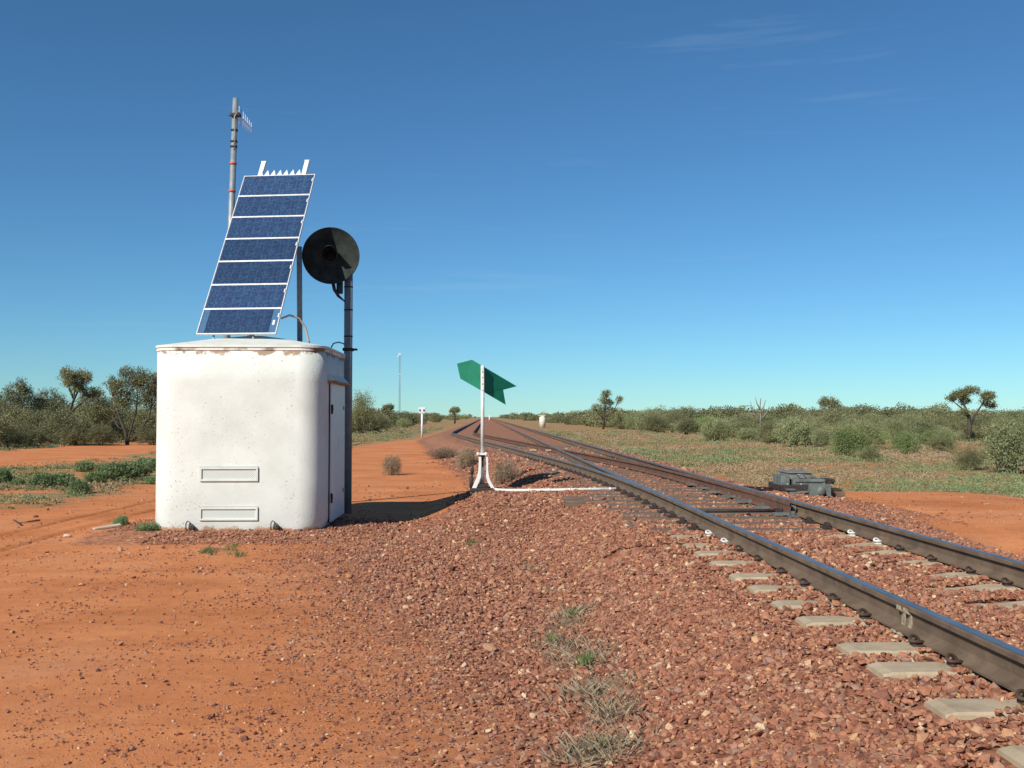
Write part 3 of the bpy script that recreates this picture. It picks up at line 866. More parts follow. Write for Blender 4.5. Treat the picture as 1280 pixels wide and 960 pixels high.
def build_ballast():
    P = []; R = []; T = []
    for (x0, x1, y0, y1, dens, r) in ((-3.5, 6.6, 2.0, 8.0, 2300, 0.0168), (-4.5, 9.0, 8.0, 14.0, 1400, 0.0198), (-6.5, 9.0, 14.0, 22.0, 600, 0.026), (-4.0, 7.0, 22.0, 40.0, 170, 0.034)):
        x, y = scatter(x0, x1, y0, y1, dens)
        g = gravel_mask(x, y)
        nz = fbm(x * 1.7, y * 1.7, 88); nf = fbm(x * 5, y * 5, 61)
        keep = rng.random(len(x)) < np.clip(np.where(g > 0.5, (g - 0.5) * 1.9 + 0.10, g * 0.2) + ((nz - 0.5) * 0.7 + (nf - 0.5) * 0.6) * np.clip(g * 1.6, 0, 0.8) * (g < 0.95), 0.0, 1)
        keep |= g > 0.97
        keep &= in_view(x, y)
        keep &= exposed(x, y) < 0.5
        if y0 < 13: keep &= rng.random(len(x)) > 0.45 * straw_mask(x, y)
        nr = near_rail(x, y)
        keep &= nr > np.where(y < 12, 0.045, 0.05)
        keep &= ~((x > HUT_X0 + 0.02) & (x < HUT_X1 - 0.02) & (y > HUT_Y0 + 0.02) & (y < HUT_Y1 - 0.02))
        x, y, g, nr = x[keep], y[keep], g[keep], nr[keep]
        rr = r * rng.lognormal(0, 0.32, len(x)) * np.interp(g, [0.3, 0.6, 0.9], [0.55, 0.66, 1.0])
        z = height(x, y) + rr * rng.uniform(-0.15, 0.55, len(x))
        d = np.abs(x - XC)
        crib = (d < 1.45) & (y < 12)
        z = z + np.where(crib, 0.020 * fbm(x * 3, y * 3, 5) + 0.004, 0)
        for i, ys in enumerate(SL_Y):
            on = (np.abs(y - ys - (x - XC) * math.sin(SL_TILT[i])) < 0.125) & (np.abs(x - XC) < 1.25)
            z = np.where(on, np.maximum(z, SLEEPER_TOP - np.where(d < 0.5, 0.028, 0.0) + rr * rng.uniform(0.1, 0.5, len(x))), z)
        z = np.where(nr < 0.09, np.minimum(z, SLEEPER_TOP + 0.012), z)
        P.append(np.stack([x, y, z], 1)); R.append(rr); T.append(rng.random(len(x)))
    P = np.concatenate(P); R = np.concatenate(R); T = np.concatenate(T)
    tag(obj('ballast', stones_mesh('ballast', P, R, T), M['stone']), 'crushed red rock heaped along the line and spilling over the dirt', 'ballast', kind='stuff')
    # fine grit strewn over bare earth
    P = []; R = []; T = []
    for (x0, x1, y0, y1, dens, r) in ((-5.0, 3.0, 2.2, 7.5, 620, 0.0065), (-9.0, 1.0, 7.5, 14.0, 190, 0.009), (-13, 1.0, 14, 24, 28, 0.014), (5.0, 11.0, 7.0, 19.0, 60, 0.012)):
        x, y = scatter(x0, x1, y0, y1, dens)
        keep = in_view(x, y) & (rng.random(len(x)) < 0.25 + 1.5 * np.clip(fbm(x * 1.1, y * 1.1, 19) - 0.35, 0, 1)) & (gravel_mask(x, y) < 0.9)
        x, y = x[keep], y[keep]
        rr = r * rng.lognormal(0, 0.5, len(x))
        P.append(np.stack([x, y, height(x, y) + rr * 0.25], 1)); R.append(rr); T.append(rng.beta(1.6, 1.0, len(x)))
    P = np.concatenate(P); R = np.concatenate(R); T = np.concatenate(T)
    tag(obj('grit', stones_mesh('grit', P, R, T), M['stone']), 'small stones strewn thinly over the bare orange dirt', 'grit', kind='stuff')
build_ballast()

# ------------------------------------------------------------------ the white hut
def rounded_rect(w, d, r, n=10):
    pts = []
    for cx, cy, a0 in ((w / 2 - r, d / 2 - r, 0), (-w / 2 + r, d / 2 - r, 90), (-w / 2 + r, -d / 2 + r, 180), (w / 2 - r, -d / 2 + r, 270)):
        for k in range(n + 1):
            a = math.radians(a0 + 90 * k / n)
            pts.append((cx + r * math.cos(a), cy + r * math.sin(a)))
    return pts
def loft(mb, rings, close_top=True, close_bottom=True, smooth=True):
    bm = mb.bm
    R = [[bm.verts.new(p) for p in ring] for ring in rings]
    n = len(R[0])
    for a, b in zip(R, R[1:]):
        for k in range(n):
            f = bm.faces.new((a[k], a[(k + 1) % n], b[(k + 1) % n], b[k])); f.smooth = smooth
    if close_bottom: bm.faces.new(list(reversed(R[0])))
    if close_top: bm.faces.new(R[-1])
    return mb
HW, HD = HUT_X1 - HUT_X0, HUT_Y1 - HUT_Y0
HCX, HCY = (HUT_X0 + HUT_X1) / 2, (HUT_Y0 + HUT_Y1) / 2
hut = tag(thing('equipment_hut', (HCX, HCY, 0.05)), 'white rendered equipment hut with rounded corners standing on gravel', 'hut')
HH = 2.56
mb = MB()
rings = []
for z, s in ((-0.05, -0.035), (0.03, -0.02), (0.12, 0.0), (0.7, 0.0), (1.4, 0.0), (2.1, 0.0), (HH, 0.0)):
    rings.append([(x, y, z) for x, y in rounded_rect(HW + 2 * s, HD + 2 * s, 0.36)])
loft(mb, rings, smooth=True)
mb.build('wall', M['plaster'], hut)
mb = MB()
rings = [[(x, y, HH - 0.025) for x, y in rounded_rect(HW + 0.012, HD + 0.012, 0.366)],
         [(x, y, HH - 0.02) for x, y in rounded_rect(HW + 0.022, HD + 0.022, 0.371)],
         [(x, y, HH + 0.030) for x, y in rounded_rect(HW + 0.026, HD + 0.026, 0.373)],
         [(x, y, HH + 0.036) for x, y in rounded_rect(HW + 0.010, HD + 0.010, 0.365)]]
loft(mb, rings, smooth=False)
mb.build('roof_edge', M['rim_stain'], hut)
mb = MB()
rings = [[(x, y, HH + 0.022) for x, y in rounded_rect(HW + 0.052, HD + 0.052, 0.386)], [(x, y, HH + 0.055) for x, y in rounded_rect(HW + 0.046, HD + 0.046, 0.383)],
         [(x, y, HH + 0.19) for x, y in rounded_rect(HW * 0.50, HD * 0.50, 0.25)], [(x, y, HH + 0.27) for x, y in rounded_rect(HW * 0.12, HD * 0.12, 0.1)]]
loft(mb, rings, smooth=False)
mb.build('roof', M['roof_paint'], hut)
# two vents low on the front
fx0 = at(250, 590, HUT_Y0).x - HCX; fx1 = at(323, 590, HUT_Y0).x - HCX
for (py0, py1) in ((584, 601.5), (634, 650.5)):
    z1 = at(285, py0, HUT_Y0).z - 0.05; z0 = at(285, py1, HUT_Y0).z - 0.05
    w = fx1 - fx0; h = z1 - z0; cx = (fx0 + fx1) / 2; cz = (z0 + z1) / 2
    t = 0.028
    fr = MB()
    yF = -HD / 2
    fr.box((cx, yF - 0.006, z1 - t / 2), (w, 0.036, t), bevel=0.004).box((cx, yF - 0.006, z0 + t / 2), (w, 0.036, t), bevel=0.004)
    fr.box((fx0 + t / 2, yF - 0.006, cz), (t, 0.035, h - 2 * t), bevel=0.004).box((fx1 - t / 2, yF - 0.006, cz), (t, 0.035, h - 2 * t), bevel=0.004)
    v = fr.build('vent', M['roof_paint'], hut)
    MB().box((cx, yF - 0.001, cz), (w - 2 * t, 0.008, h - 2 * t)).build('vent_screen', M['vent'], v)
    # thin dark joint round the frame
    MB().box((cx, yF + 0.004, cz + 0.003), (w + 0.012, 0.014, h + 0.010)).build('frame_joint', M['galv'], v)
# two lifting eyes at the foot
for px in (236, 342):
    p = at(px, 657, HUT_Y0)
    mb = MB()
    cx = p.x - HCX; cz = 0.045
    mb.tube([(cx - 0.035, -HD / 2 - 0.01, cz - 0.03), (cx - 0.032, -HD / 2 - 0.03, cz + 0.06), (cx - 0.01, -HD / 2 - 0.035, cz + 0.10), (cx + 0.025, -HD / 2 - 0.035, cz + 0.08), (cx + 0.045, -HD / 2 - 0.03, cz + 0.03), (cx + 0.05, -HD / 2 - 0.01, cz - 0.03)], 0.0075, 8)
    mb.lathe([(0.0, -0.01), (0.04, -0.01), (0.04, 0.01), (0.0, 0.01)], 16, Matrix.Translation((cx + 0.055, -HD / 2 - 0.02, cz)) @ Matrix.Rotation(math.radians(90), 4, 'X'))
    mb.build('lifting_eye', M['iron_dark'], hut)
# door on the right side
dy0, dy1 = -HD / 2 + 0.56, HD / 2 - 0.46
dz0, dz1 = 0.06, 2.10
dw = dy1 - dy0
mb = MB()
mb.box((HW / 2 + 0.012, (dy0 + dy1) / 2, (dz0 + dz1) / 2), (0.05, dw, dz1 - dz0), bevel=0.006)
door = mb.build('door', M['white_clean'], hut)
mb = MB()
mb.box((HW / 2 + 0.002, (dy0 + dy1) / 2, (dz0 + dz1) / 2), (0.030, dw + 0.018, dz1 - dz0 + 0.016))
mb.build('door_joint', M['iron_dark'], door)
for z in (0.42, 1.72):
    MB().box((HW / 2 + 0.045, dy0 + 0.03, z), (0.02, 0.10, 0.07), bevel=0.005).tube([(HW / 2 + 0.05, dy0 - 0.01, z - 0.08), (HW / 2 + 0.05, dy0 - 0.01, z + 0.06)], 0.014, 8).build('hinge', M['iron_dark'], door)
    MB().box((HW / 2 + 0.042, dy1 - 0.12, z + 0.02), (0.016, 0.14, 0.06), bevel=0.004).build('latch', M['galv'], door)
MB().box((HW / 2 + 0.040, (dy0 + dy1) / 2 + 0.05, 1.18), (0.008, 0.07, 0.20), bevel=0.002).build('door_plate', M['alu'], door)
mb = MB()
mb.prism([(0, 0), (0.11, 0), (0.10, 0.02), (0, 0.13)], dw + 0.24, Matrix.Translation((HW / 2 - 0.005, dy0 - 0.12, dz1 + 0.01)))
hood = mb.build('door_hood', M['roof_paint'], hut)
MB().box((HW / 2 + 0.06, (dy0 + dy1) / 2, dz1 + 0.012), (0.13, dw + 0.26, 0.03), bevel=0.006).build('hood_edge', M['hood_rust'], hood)

# ------------------------------------------------------------------ solar panel on the roof
PB = at(294.5, 417, 14.5)
PT = at(349.5, 218.5, 16.3)
pu = (PT - PB); PLEN = pu.length; pu.normalize()
pr = Vector((pu.y, -pu.x, 0)).normalized()
pr = (pr - pu * pr.dot(pu)).normalized()
pn = pr.cross(pu).normalized()
if pn.y > 0: pn = -pn
PM = Matrix((pr, pn * -1, pu)).transposed()            # local x right, y into the panel's back, z up the slope
panel = tag(thing('solar_panel', PB), 'tall tilted solar panel of seven blue modules on the hut roof', 'solar panel')
panel.rotation_mode = 'QUATERNION'
panel.rotation_quaternion = PM.to_quaternion()
PW = 103 / F * 14.5
mh = PLEN / 7
def quad_uv(name, x0, x1, z0, z1, y, mat, parent):
    me = bpy.data.meshes.new(name)
    me.from_pydata([(x0, y, z0), (x1, y, z0), (x1, y, z1), (x0, y, z1), (x0, y + 0.006, z0), (x1, y + 0.006, z0), (x1, y + 0.006, z1), (x0, y + 0.006, z1)], [],
                   [(0, 1, 2, 3), (5, 4, 7, 6), (4, 0, 3, 7), (1, 5, 6, 2), (3, 2, 6, 7), (4, 5, 1, 0)])
    uv = me.uv_layers.new(name='UVMap')
    co = [(0, 0), (1, 0), (1, 1), (0, 1)]
    for k in range(4): uv.data[k].uv = co[k]
    return obj(name, me, mat, parent)
for k in range(7):
    z0 = k * mh + 0.002; z1 = (k + 1) * mh - 0.002
    t = 0.012
    mb = MB()
    mb.box((0, 0.018, z0 + t / 2), (PW, 0.036, t), bevel=0.002).box((0, 0.018, z1 - t / 2), (PW, 0.036, t), bevel=0.002)
    mb.box((-PW / 2 + t / 2, 0.018, (z0 + z1) / 2), (t, 0.036, z1 - z0 - 2 * t)).box((PW / 2 - t / 2, 0.018, (z0 + z1) / 2), (t, 0.036, z1 - z0 - 2 * t))
    mb.box((PW / 2 - 0.020, -0.006, z1 - 0.14), (0.022, 0.012, 0.07), bevel=0.005)
    mod = mb.build('module', M['alu'], panel)
    inset = 0.08 if k == 0 else 0.022
    if k == 0:
        quad_uv('backing', -PW / 2 + 0.022, PW / 2 - 0.022, z0 + t, z1 - t, 0.014, M['teal_strip'], mod)
        quad_uv('cells', -PW / 2 + 0.11, PW / 2 - 0.13, z0 + t + 0.004, z1 - t - 0.004, 0.004, M['cells'], mod)
        MB().box((PW / 2 - 0.075, 0.009, (z0 + z1) / 2 - 0.03), (0.035, 0.006, 0.09)).build('sticker', M['white_clean'], mod)
    else:
        quad_uv('cells', -PW / 2 + 0.022, PW / 2 - 0.022, z0 + t, z1 - t, 0.006, M['cells'], mod)
    MB().box((0, 0.024, (z0 + z1) / 2), (PW - 0.05, 0.01, z1 - z0 - 0.05)).build('back_sheet', M['alu'], mod)
# rails behind that stick out over the top
for (px, py, pxb, pyb, yo) in ((334.5, 199, 326, 220, 0.0), (380, 197, 374, 217, 0.0)):
    a = (px - 349.5 - (199 - 218.5) * (-55 / 198.5)) / 92 * PW
    x = {334.5: -0.30, 380: 0.32}[px] * PW / 1.0
    mb = MB()
    mb.box((x, 0.062, PLEN / 2 + 0.205), (0.075, 0.045, PLEN + 0.33), bevel=0.004)
    mb.box((x, 0.060, PLEN + 0.375), (0.085, 0.052, 0.02), bevel=0.003)
    mb.build('support_rail', M['white_paint'], panel)
# row of bird spikes
mb = MB()
ns = 7
x0s, x1s = -0.325 * PW, 0.30 * PW
ps = (x1s - x0s) / ns
for k in range(ns):
    xa = x0s + k * ps
    mb.prism([(xa + 0.004, PLEN + 0.0), (xa + ps - 0.004, PLEN + 0.0), (xa + ps / 2 + 0.004, PLEN + 0.135), (xa + ps / 2 - 0.004, PLEN + 0.135)], 0.004, Matrix.Translation((0, 0.020, 0)))
mb.box(((x0s + x1s) / 2, 0.030, PLEN - 0.02), (x1s - x0s, 0.012, 0.06))
mb.build('bird_spikes', M['white_clean'], panel)
# feet and back strut, given in the place's own axes then brought into the panel's
PWM = Matrix.Translation(PB) @ PM.to_4x4()
inv = PWM.inverted()
def panel_part(name, mat, pts, r, n=8):
    mb = MB(); mb.tube([inv @ Vector(p) for p in pts], r, n); return mb.build(name, mat, panel)
roof_z = 0.05 + HH + 0.11
for sx in (-0.30, 0.20):
    a = PB + pr * (sx * PW) - pn * 0.06 + pu * 0.03
    panel_part('foot', M['galv'], [a, (a.x, a.y + 0.02, roof_z - 0.05)], 0.016)
sa = at(374, 320, 15.75); sb = at(375, 422, 15.75)
panel_part('strut', M['galv'], [(sa.x, sa.y, sa.z + 0.15), (sb.x, sb.y, 0.05 + HH + 0.05)], 0.045)
panel_part('strut', M['galv'], [(sa.x - 0.80, sa.y, sa.z + 0.15), (sb.x - 0.80, sb.y, 0.05 + HH + 0.05)], 0.045)
pc = [at(352, 398, 14.75), at(362, 394, 14.85), at(374, 398, 14.95), at(382, 410, 15.0), at(385.5, 425, 15.0), Vector((at(385.5, 425, 15.0).x, 15.0, 0.05 + HH + 0.04))]
panel_part('conduit', M['tan_tube'], pc, 0.016)
panel_part('conduit_boot', M['galv'], [pc[-1], pc[-2] + Vector((0, 0, -0.02))], 0.028)

# ------------------------------------------------------------------ antenna mast
mt = at(294.5, 123, 16.9); mbm = at(289, 270, 16.9)
dirv = (mt - mbm) / (mt.z - mbm.z)
m0 = mt - dirv * (mt.z - 0.0)
mast = tag(thing('antenna_mast', m0), 'thin grey antenna mast with red tape bands behind the hut', 'mast')
def L(p): return Vector(p) - m0
mb = MB(); mb.tube([L(m0) + Vector((0, 0, -0.2)), L(mt)], [0.068, 0.047], 14); mb.build('pole', M['galv'], mast)
def at_h(z): return L(m0 + dirv * z)
for py in (177, 183.5, 163): 
    z = at(292, py, 16.9).z; c = at_h(z)
    MB().tube([c + Vector((0, 0, -0.014)), c + Vector((0, 0, 0.014))], 0.060, 14).build('clamp', M['black'], mast)
for py in (204.5, 239):
    z = at(291, py, 16.9).z; c = at_h(z)
    MB().tube([c + Vector((0, 0, -0.02)), c + Vector((0, 0, 0.02))], 0.0605, 14).build('tape', M['red_tape'], mast)
za = at(293, 144.5, 16.9).z; ca = at_h(za)
mb = MB()
bd = Vector((0.04, 0.80, 0.0)); side = Vector((0.03, 0, 0))
b0 = ca + Vector((0.07, -0.05, 0)); 
mb.tube([b0, b0 + bd], 0.013, 8)
for k in range(7):
    p = b0 + bd * (0.06 + k * 0.15); hlen = 0.165 - 0.011 * k
    mb.tube([p + Vector((0, 0, -hlen)), p + Vector((0, 0, hlen))], 0.0065, 6)
ant = mb.build('antenna', M['alu'], mast)
MB().box(ca + Vector((0.02, -0.03, 0)), (0.16, 0.12, 0.05), bevel=0.006).tube([ca + Vector((-0.11, 0, 0)), ca + Vector((0.1, 0, 0))], 0.012, 8).build('bracket', M['iron_dark'], mast)
MB().tube([b0 + Vector((0.02, 0.02, 0.02)), b0 + Vector((0.0, -0.03, 0.05)), b0 + Vector((-0.05, -0.06, -0.05)), ca + Vector((0.02, -0.065, -0.30)), ca + Vector((0.015, -0.065, -0.62))], 0.011, 8).build('cable', M['galv'], mast)

# ------------------------------------------------------------------ round signal
SY = 16.48
sp = at(435, 480, SY)
sig = tag(thing('signal_post', (sp.x, SY, 0.03)), 'railway signal with round black target on a grey post beside the hut', 'signal')
topz = at(435, 322, SY).z - 0.03
mb = MB(); mb.tube([(0, 0, -0.1), (0, 0, topz)], 0.070, 18); mb.build('post', M['pole_grey'], sig)
for py in (359, 387.5, 420.5):
    z = at(435, py, SY).z - 0.03
    MB().tube([(0, 0, z - 0.012), (0, 0, z + 0.012)], 0.0745, 18).build('band', M['black'], sig)
z = at(435, 437, SY).z - 0.03
MB().box((0.075, -0.02, z), (0.16, 0.05, 0.035), bevel=0.004).box((0, 0, z), (0.17, 0.17, 0.05), bevel=0.01).build('clamp', M['iron_dark'], sig)
DY = SY - 0.22
dc = at(413.5, 319.5, DY) - Vector((sp.x, SY, 0.03))
rad = 35.6 / F * DY
face = Vector((0.06, -1, -0.02)).normalized()
FM = Matrix.Translation(dc) @ face.to_track_quat('Z', 'X').to_matrix().to_4x4()
mb = MB(); mb.lathe([(0, -0.012), (rad, -0.012), (rad, 0.004), (rad - 0.012, 0.010), (rad - 0.014, 0.004), (0.11, 0.004), (0, 0.004)], 64, FM)
disc = mb.build('target_disc', M['dusty_black'], sig)
mb = MB(); mb.lathe([(0.0, 0.008), (0.085, 0.008), (0.10, 0.012), (0.10, 0.03), (0.112, 0.03), (0.112, 0.0045)], 32, FM); mb.build('lens_ring', M['black'], disc)
mb = MB(); mb.lathe([(0.0, 0.030), (0.05, 0.026), (0.094, 0.0125)], 32, FM); 
lm, n_, l_, b_ = new_mat('dark_lens'); b_.inputs['Base Color'].default_value = (0.010, 0.012, 0.012, 1); b_.inputs['Roughness'].default_value = 0.6; b_.inputs['Specular IOR Level'].default_value = 0.1
mb.build('lens', lm, disc)
# hood over the lens: a half tube, open below
mb = MB()
bmh = mb.bm
nh = 24; ringsh = []
for (hh, r0, r1) in ((0.006, 0.118, 0.126), (0.30, 0.120, 0.126)):
    inn = []; out = []
    for k in range(nh + 1):
        a = math.radians(-35 + 250 * k / nh)
        cx, cz = math.cos(a), math.sin(a)
        ln = hh * (0.45 + 0.55 * max(0, math.sin(a) * 0.6 + 0.4)) if hh > 0.1 else hh
        X_ = Vector((cx, 0, cz)); basep = dc + face * ln
        inn.append(bmh.verts.new(basep + X_ * r0)); out.append(bmh.verts.new(basep + X_ * r1))
    ringsh.append((inn, out))
(i0, o0), (i1, o1) = ringsh
for k in range(nh):
    for q in ((i0[k], i0[k + 1], i1[k + 1], i1[k]), (o0[k], o1[k], o1[k + 1], o0[k + 1]), (i1[k], i1[k + 1], o1[k + 1], o1[k]), (i0[k], o0[k], o0[k + 1], i0[k + 1])): bmh.faces.new(q)
for k in (0, nh): bmh.faces.new((i0[k], i1[k], o1[k], o0[k]))
mb.build('lens_hood', M['black'], disc)
mb = MB(); back = dc - face * 0.20
mb.tube([dc - face * 0.012, back], [0.17, 0.12], 20); mb.box(back + Vector((0.10, 0.05, -0.18)), (0.16, 0.10, 0.22), bevel=0.02); mb.box(back + Vector((0.13, 0.02, -0.45)), (0.10, 0.12, 0.32), bevel=0.02)
mb.build('lamp_housing', M['black'], sig)
off0 = Vector((sp.x, SY, 0.03))
mb = MB(); mb.tube([at(416, 352, SY - 0.1) - off0, at(418, 362, SY - 0.12) - off0, at(423, 370, SY - 0.1) - off0, at(430, 376, SY - 0.03) - off0, at(433, 380, SY) - off0], [0.030, 0.030, 0.026, 0.012, 0.012], 10)
mb.build('cable', M['rubber'], sig)
mb = MB(); pp = at(423, 433, SY - 0.1) - off0
mb.tube([pp + Vector((-0.12, 0, -0.02)), pp + Vector((-0.08, 0, 0.05)), pp + Vector((0.0, 0, 0.07)), pp + Vector((0.08, 0.05, 0.05)), pp + Vector((0.13, 0.08, -0.03))], 0.012, 8); mb.build('cable', M['galv'], sig)

# ------------------------------------------------------------------ lever stand with green arrow
LY = F * (EYE - 0.335) / (613 - 521)
LB = Vector((at(602, 613, LY).x, LY, 0.335))
stand = tag(thing('points_lever_stand', LB), 'white points lever stand with a green arrow on its tall post', 'lever stand')
def S(px, py, dy=0.0): 
    return at(px, py, LY + dy) - LB
mb = MB(); mb.box((0, 0, 0.03), (0.42, 0.50, 0.06), bevel=0.01).box((0, 0.0, 0.09), (0.24, 0.30, 0.07), bevel=0.015); mb.build('base', M['iron_dark'], stand)
def s_leg(pts, w0, dd):
    mb = MB()
    P = [S(*p) for p in pts]
    for a, b in zip(P, P[1:]): pass
    bm = mb.bm; rows = []
    for i, p in enumerate(P):
        w = w0[i] if hasattr(w0, '__len__') else w0
        rows.append([bm.verts.new(p + Vector((-w, -dd, 0))), bm.verts.new(p + Vector((w, -dd, 0))), bm.verts.new(p + Vector((w, dd, 0))), bm.verts.new(p + Vector((-w, dd, 0)))])
    for a, b in zip(rows, rows[1:]):
        for k in range(4): bm.faces.new((a[k], a[(k + 1) % 4], b[(k + 1) % 4], b[k]))
    bm.faces.new(rows[0]); bm.faces.new(list(reversed(rows[-1])))
    bmesh.ops.bevel(bm, geom=[e for e in bm.edges], offset=0.006, segments=1, affect='EDGES')
    return mb
for dd in (-0.13, 0.13):
    s_leg([(590.0, 617, dd), (592.5, 611, dd), (596.5, 602, dd), (599.0, 596, dd), (599.8, 588, dd), (600.3, 578, dd), (600.0, 571, dd)], [0.040, 0.040, 0.040, 0.036, 0.026, 0.024, 0.024], 0.035).build('leg', M['white_paint'], stand)
    s_leg([(617.0, 614, dd), (615.5, 609, dd), (611.5, 602, dd), (609.6, 596, dd), (609.2, 588, dd), (609.2, 578, dd), (608.8, 571, dd)], [0.030, 0.032, 0.032, 0.028, 0.018, 0.018, 0.018], 0.035).build('leg', M['white_paint'], stand)
zc = S(603, 567.5).z
mb = MB(); mb.box((0.008, 0, zc), (0.175, 0.34, 0.03), bevel=0.01)
for sx in (-1, 1): mb.lathe([(0, 0.03), (0.022, 0.03), (0.026, 0.0), (0.022, -0.03), (0, -0.03)], 12, Matrix.Translation((0.008 + sx * 0.072, -0.16, zc + 0.005)))
mb.build('top_plate', M['white_paint'], stand)
MB().box((0.008, 0, zc - 0.035), (0.10, 0.22, 0.04), bevel=0.006).tube([(0.01, -0.05, zc - 0.05), (0.01, -0.05, zc - 0.22)], 0.026, 10).build('spindle_box', M['rust_red'], stand)
MB().tube([(0.005, 0, 0.1), (0.005, 0, zc - 0.03)], 0.045, 12).build('shaft', M['white_paint'], stand)
# hanging throw lever with its weights
mb = MB()
a0 = S(590.5, 577, -0.05); 
mb.tube([S(598, 576.5, 0), S(589, 576.5, -0.05)], 0.014, 8)
mb.box(S(590.5, 577, -0.05), (0.075, 0.05, 0.065), bevel=0.008)
mb.tube([S(591, 574, -0.05), S(590.3, 590, -0.06), S(589.2, 603, -0.07), S(588.5, 614, -0.08)], [0.016, 0.018, 0.016, 0.011], 10)
mb.tube([S(590.6, 583, -0.055), S(590.2, 587, -0.06), S(589.9, 593, -0.06)], [0.020, 0.034, 0.024], 10)
mb.tube([S(589.8, 597, -0.07), S(589.2, 602, -0.07), S(588.8, 610, -0.08)], [0.034, 0.036, 0.028], 10)
mb.build('throw_lever', M['iron_dark'], stand)
# post
zt = S(603.3, 457).z
mb = MB(); mb.tube([(0.015, 0, zc), (0.015, 0, zt)], 0.032, 12); mb.box((0.015, -0.036, (zt + S(603, 488).z) / 2), (0.045, 0.014, zt - S(603, 488).z), bevel=0.004)
mb.build('post', M['white_paint'], stand)
for py in (465, 472, 480):
    q = S(603.6, py); MB().tube([(0.015, -0.050, q.z), (0.015, -0.036, q.z)], 0.011, 8).build('bolt', M['galv'], stand)
# green arrow plate: tip and tail halves, fold at the post added to shade the tail
def plate(pts, dyf, name):
    mb = MB(); bm = mb.bm
    fr = []; bk = []
    for (px, py) in pts:
        dyv = dyf(px); p = S(px, py, dyv)
        fr.append(bm.verts.new(p)); bk.append(bm.verts.new(p + Vector((0, 0.006, 0))))
    n = len(fr)
    bm.faces.new(fr); bm.faces.new(list(reversed(bk)))
    for k in range(n): bm.faces.new((fr[k], bk[k], bk[(k + 1) % n], fr[(k + 1) % n]))
    return mb.build(name, M['green'], stand)
plate([(571.2, 454.5), (590, 449.6), (603.4, 457.6), (603.4, 489.3), (575.3, 473.2)], lambda px: 0.036 + (603.4 - px) * 0.002, 'arrow_head')
plate([(603.6, 457.7), (646, 482.8), (629, 487.3), (632.2, 506), (603.6, 489.4)], lambda px: 0.036 + (px - 603.4) * 0.0108, 'arrow_tail')

# white pipe from the stand to the points
pts = []
for px, py in ((617, 614), (622, 617), (632, 619.3), (650, 620.2), (700, 620.6), (777, 621.2)):
    p = at(px, py, LY - 0.2 - (px - 617) * 0.0022); pts.append(p)
pts2 = []
for i, p in enumerate(pts):
    Yp = [LY - 0.10, LY - 0.28, LY - 0.38, LY - 0.42, LY - 0.44, LY - 0.47][i]
    px, py = ((617, 614), (622, 617), (632, 619.3), (650, 620.2), (700, 620.6), (777, 621.2))[i]
    q = at(px, py, Yp); q.z = max(q.z, zat(q.x, q.y) + 0.035); pts2.append(q)
mb = MB(); mb.tube(pts2, 0.026, 12)
for k in range(5):
    a = pts2[3].lerp(pts2[5], 0.08 + k * 0.2); d_ = (pts2[5] - pts2[3]).normalized()
    mb.tube([a, a + d_ * 0.03], 0.030, 12)
tag(mb.build('white_pipe', M['white_paint']), 'white pipe lying on the ballast from lever stand to the rail', 'pipe')

# ------------------------------------------------------------------ grey point machine right of the line
GY = F * (EYE - 0.29) / (621 - 521)
GB = at(1010, 621, GY); GB.z = 0.27
pm = tag(thing('point_machine', GB), 'low grey point machine on dark timbers right of the track', 'point machine')
u = GY / F                                           # metres per photo pixel here
def gx(px): return (px - 1010) * u
def gz(py): return (621 - py) * u + 0.02
def gbox(mb, x0, x1, y0, y1, d0, d1, bev=0.012):
    mb.box(((gx(x0) + gx(x1)) / 2, (d0 + d1) / 2, (gz(y0) + gz(y1)) / 2), (abs(gx(x1) - gx(x0)), d1 - d0, abs(gz(y1) - gz(y0))), bevel=bev); return mb
mb = MB(); gbox(mb, 966, 1056, 625, 615, -0.05, 0.20, 0.01); gbox(mb, 975, 1050, 625, 615.5, 0.50, 0.75, 0.01); mb.build('timber', M['timber'], pm)
mb = MB(); gbox(mb, 978, 1036, 615, 606.5, -0.10, 0.85); mb.build('bed', M['iron_dark'], pm)
mb = MB(); gbox(mb, 992, 1033, 607, 599.5, 0.02, 0.80, 0.02); mb.build('body', M['grey_machine'], pm)
mb = MB(); gbox(mb, 989, 1020, 600.5, 592, 0.18, 0.72, 0.03); gbox(mb, 988, 1021, 592.6, 590.8, 0.15, 0.75, 0.008); mb.build('cover', M['grey_lid'], pm)
mb = MB(); gbox(mb, 977.5, 988.5, 608, 595, 0.05, 0.55, 0.015); mb.build('cabinet', M['grey_machine'], pm)
mb = MB()
x0, x1 = gx(1005.5), gx(1033)
mb.prism([(x0, gz(621)), (x0 + 0.04, gz(607)), (x0 + 0.09, gz(604.8)), (x1, gz(604.8)), (x1, gz(620)), (x1 - 0.03, gz(620)), (x1 - 0.09, gz(616)), (x1 - 0.14, gz(621)),], 0.22, Matrix.Translation((0, -0.24, 0)))
mb.lathe([(0, 0.05), (0.05, 0.05), (0.075, 0.02), (0.075, 0.0)], 20, Matrix.Translation((gx(1020.5), -0.24, gz(613))) @ Matrix.Rotation(math.radians(90), 4, 'X'))
mb.build('motor_housing', M['grey_machine'], pm)
mb = MB(); gbox(mb, 1035, 1046, 606, 599.5, 0.1, 0.4, 0.01); gbox(mb, 1042, 1046, 603.5, 600.5, 0.05, 0.1, 0.005); gbox(mb, 1033, 1043, 612, 608, 0.1, 0.4, 0.01); gbox(mb, 1043, 1053, 619, 611.5, 0.0, 0.3, 0.01); mb.build('lug', M['iron_dark'], pm)
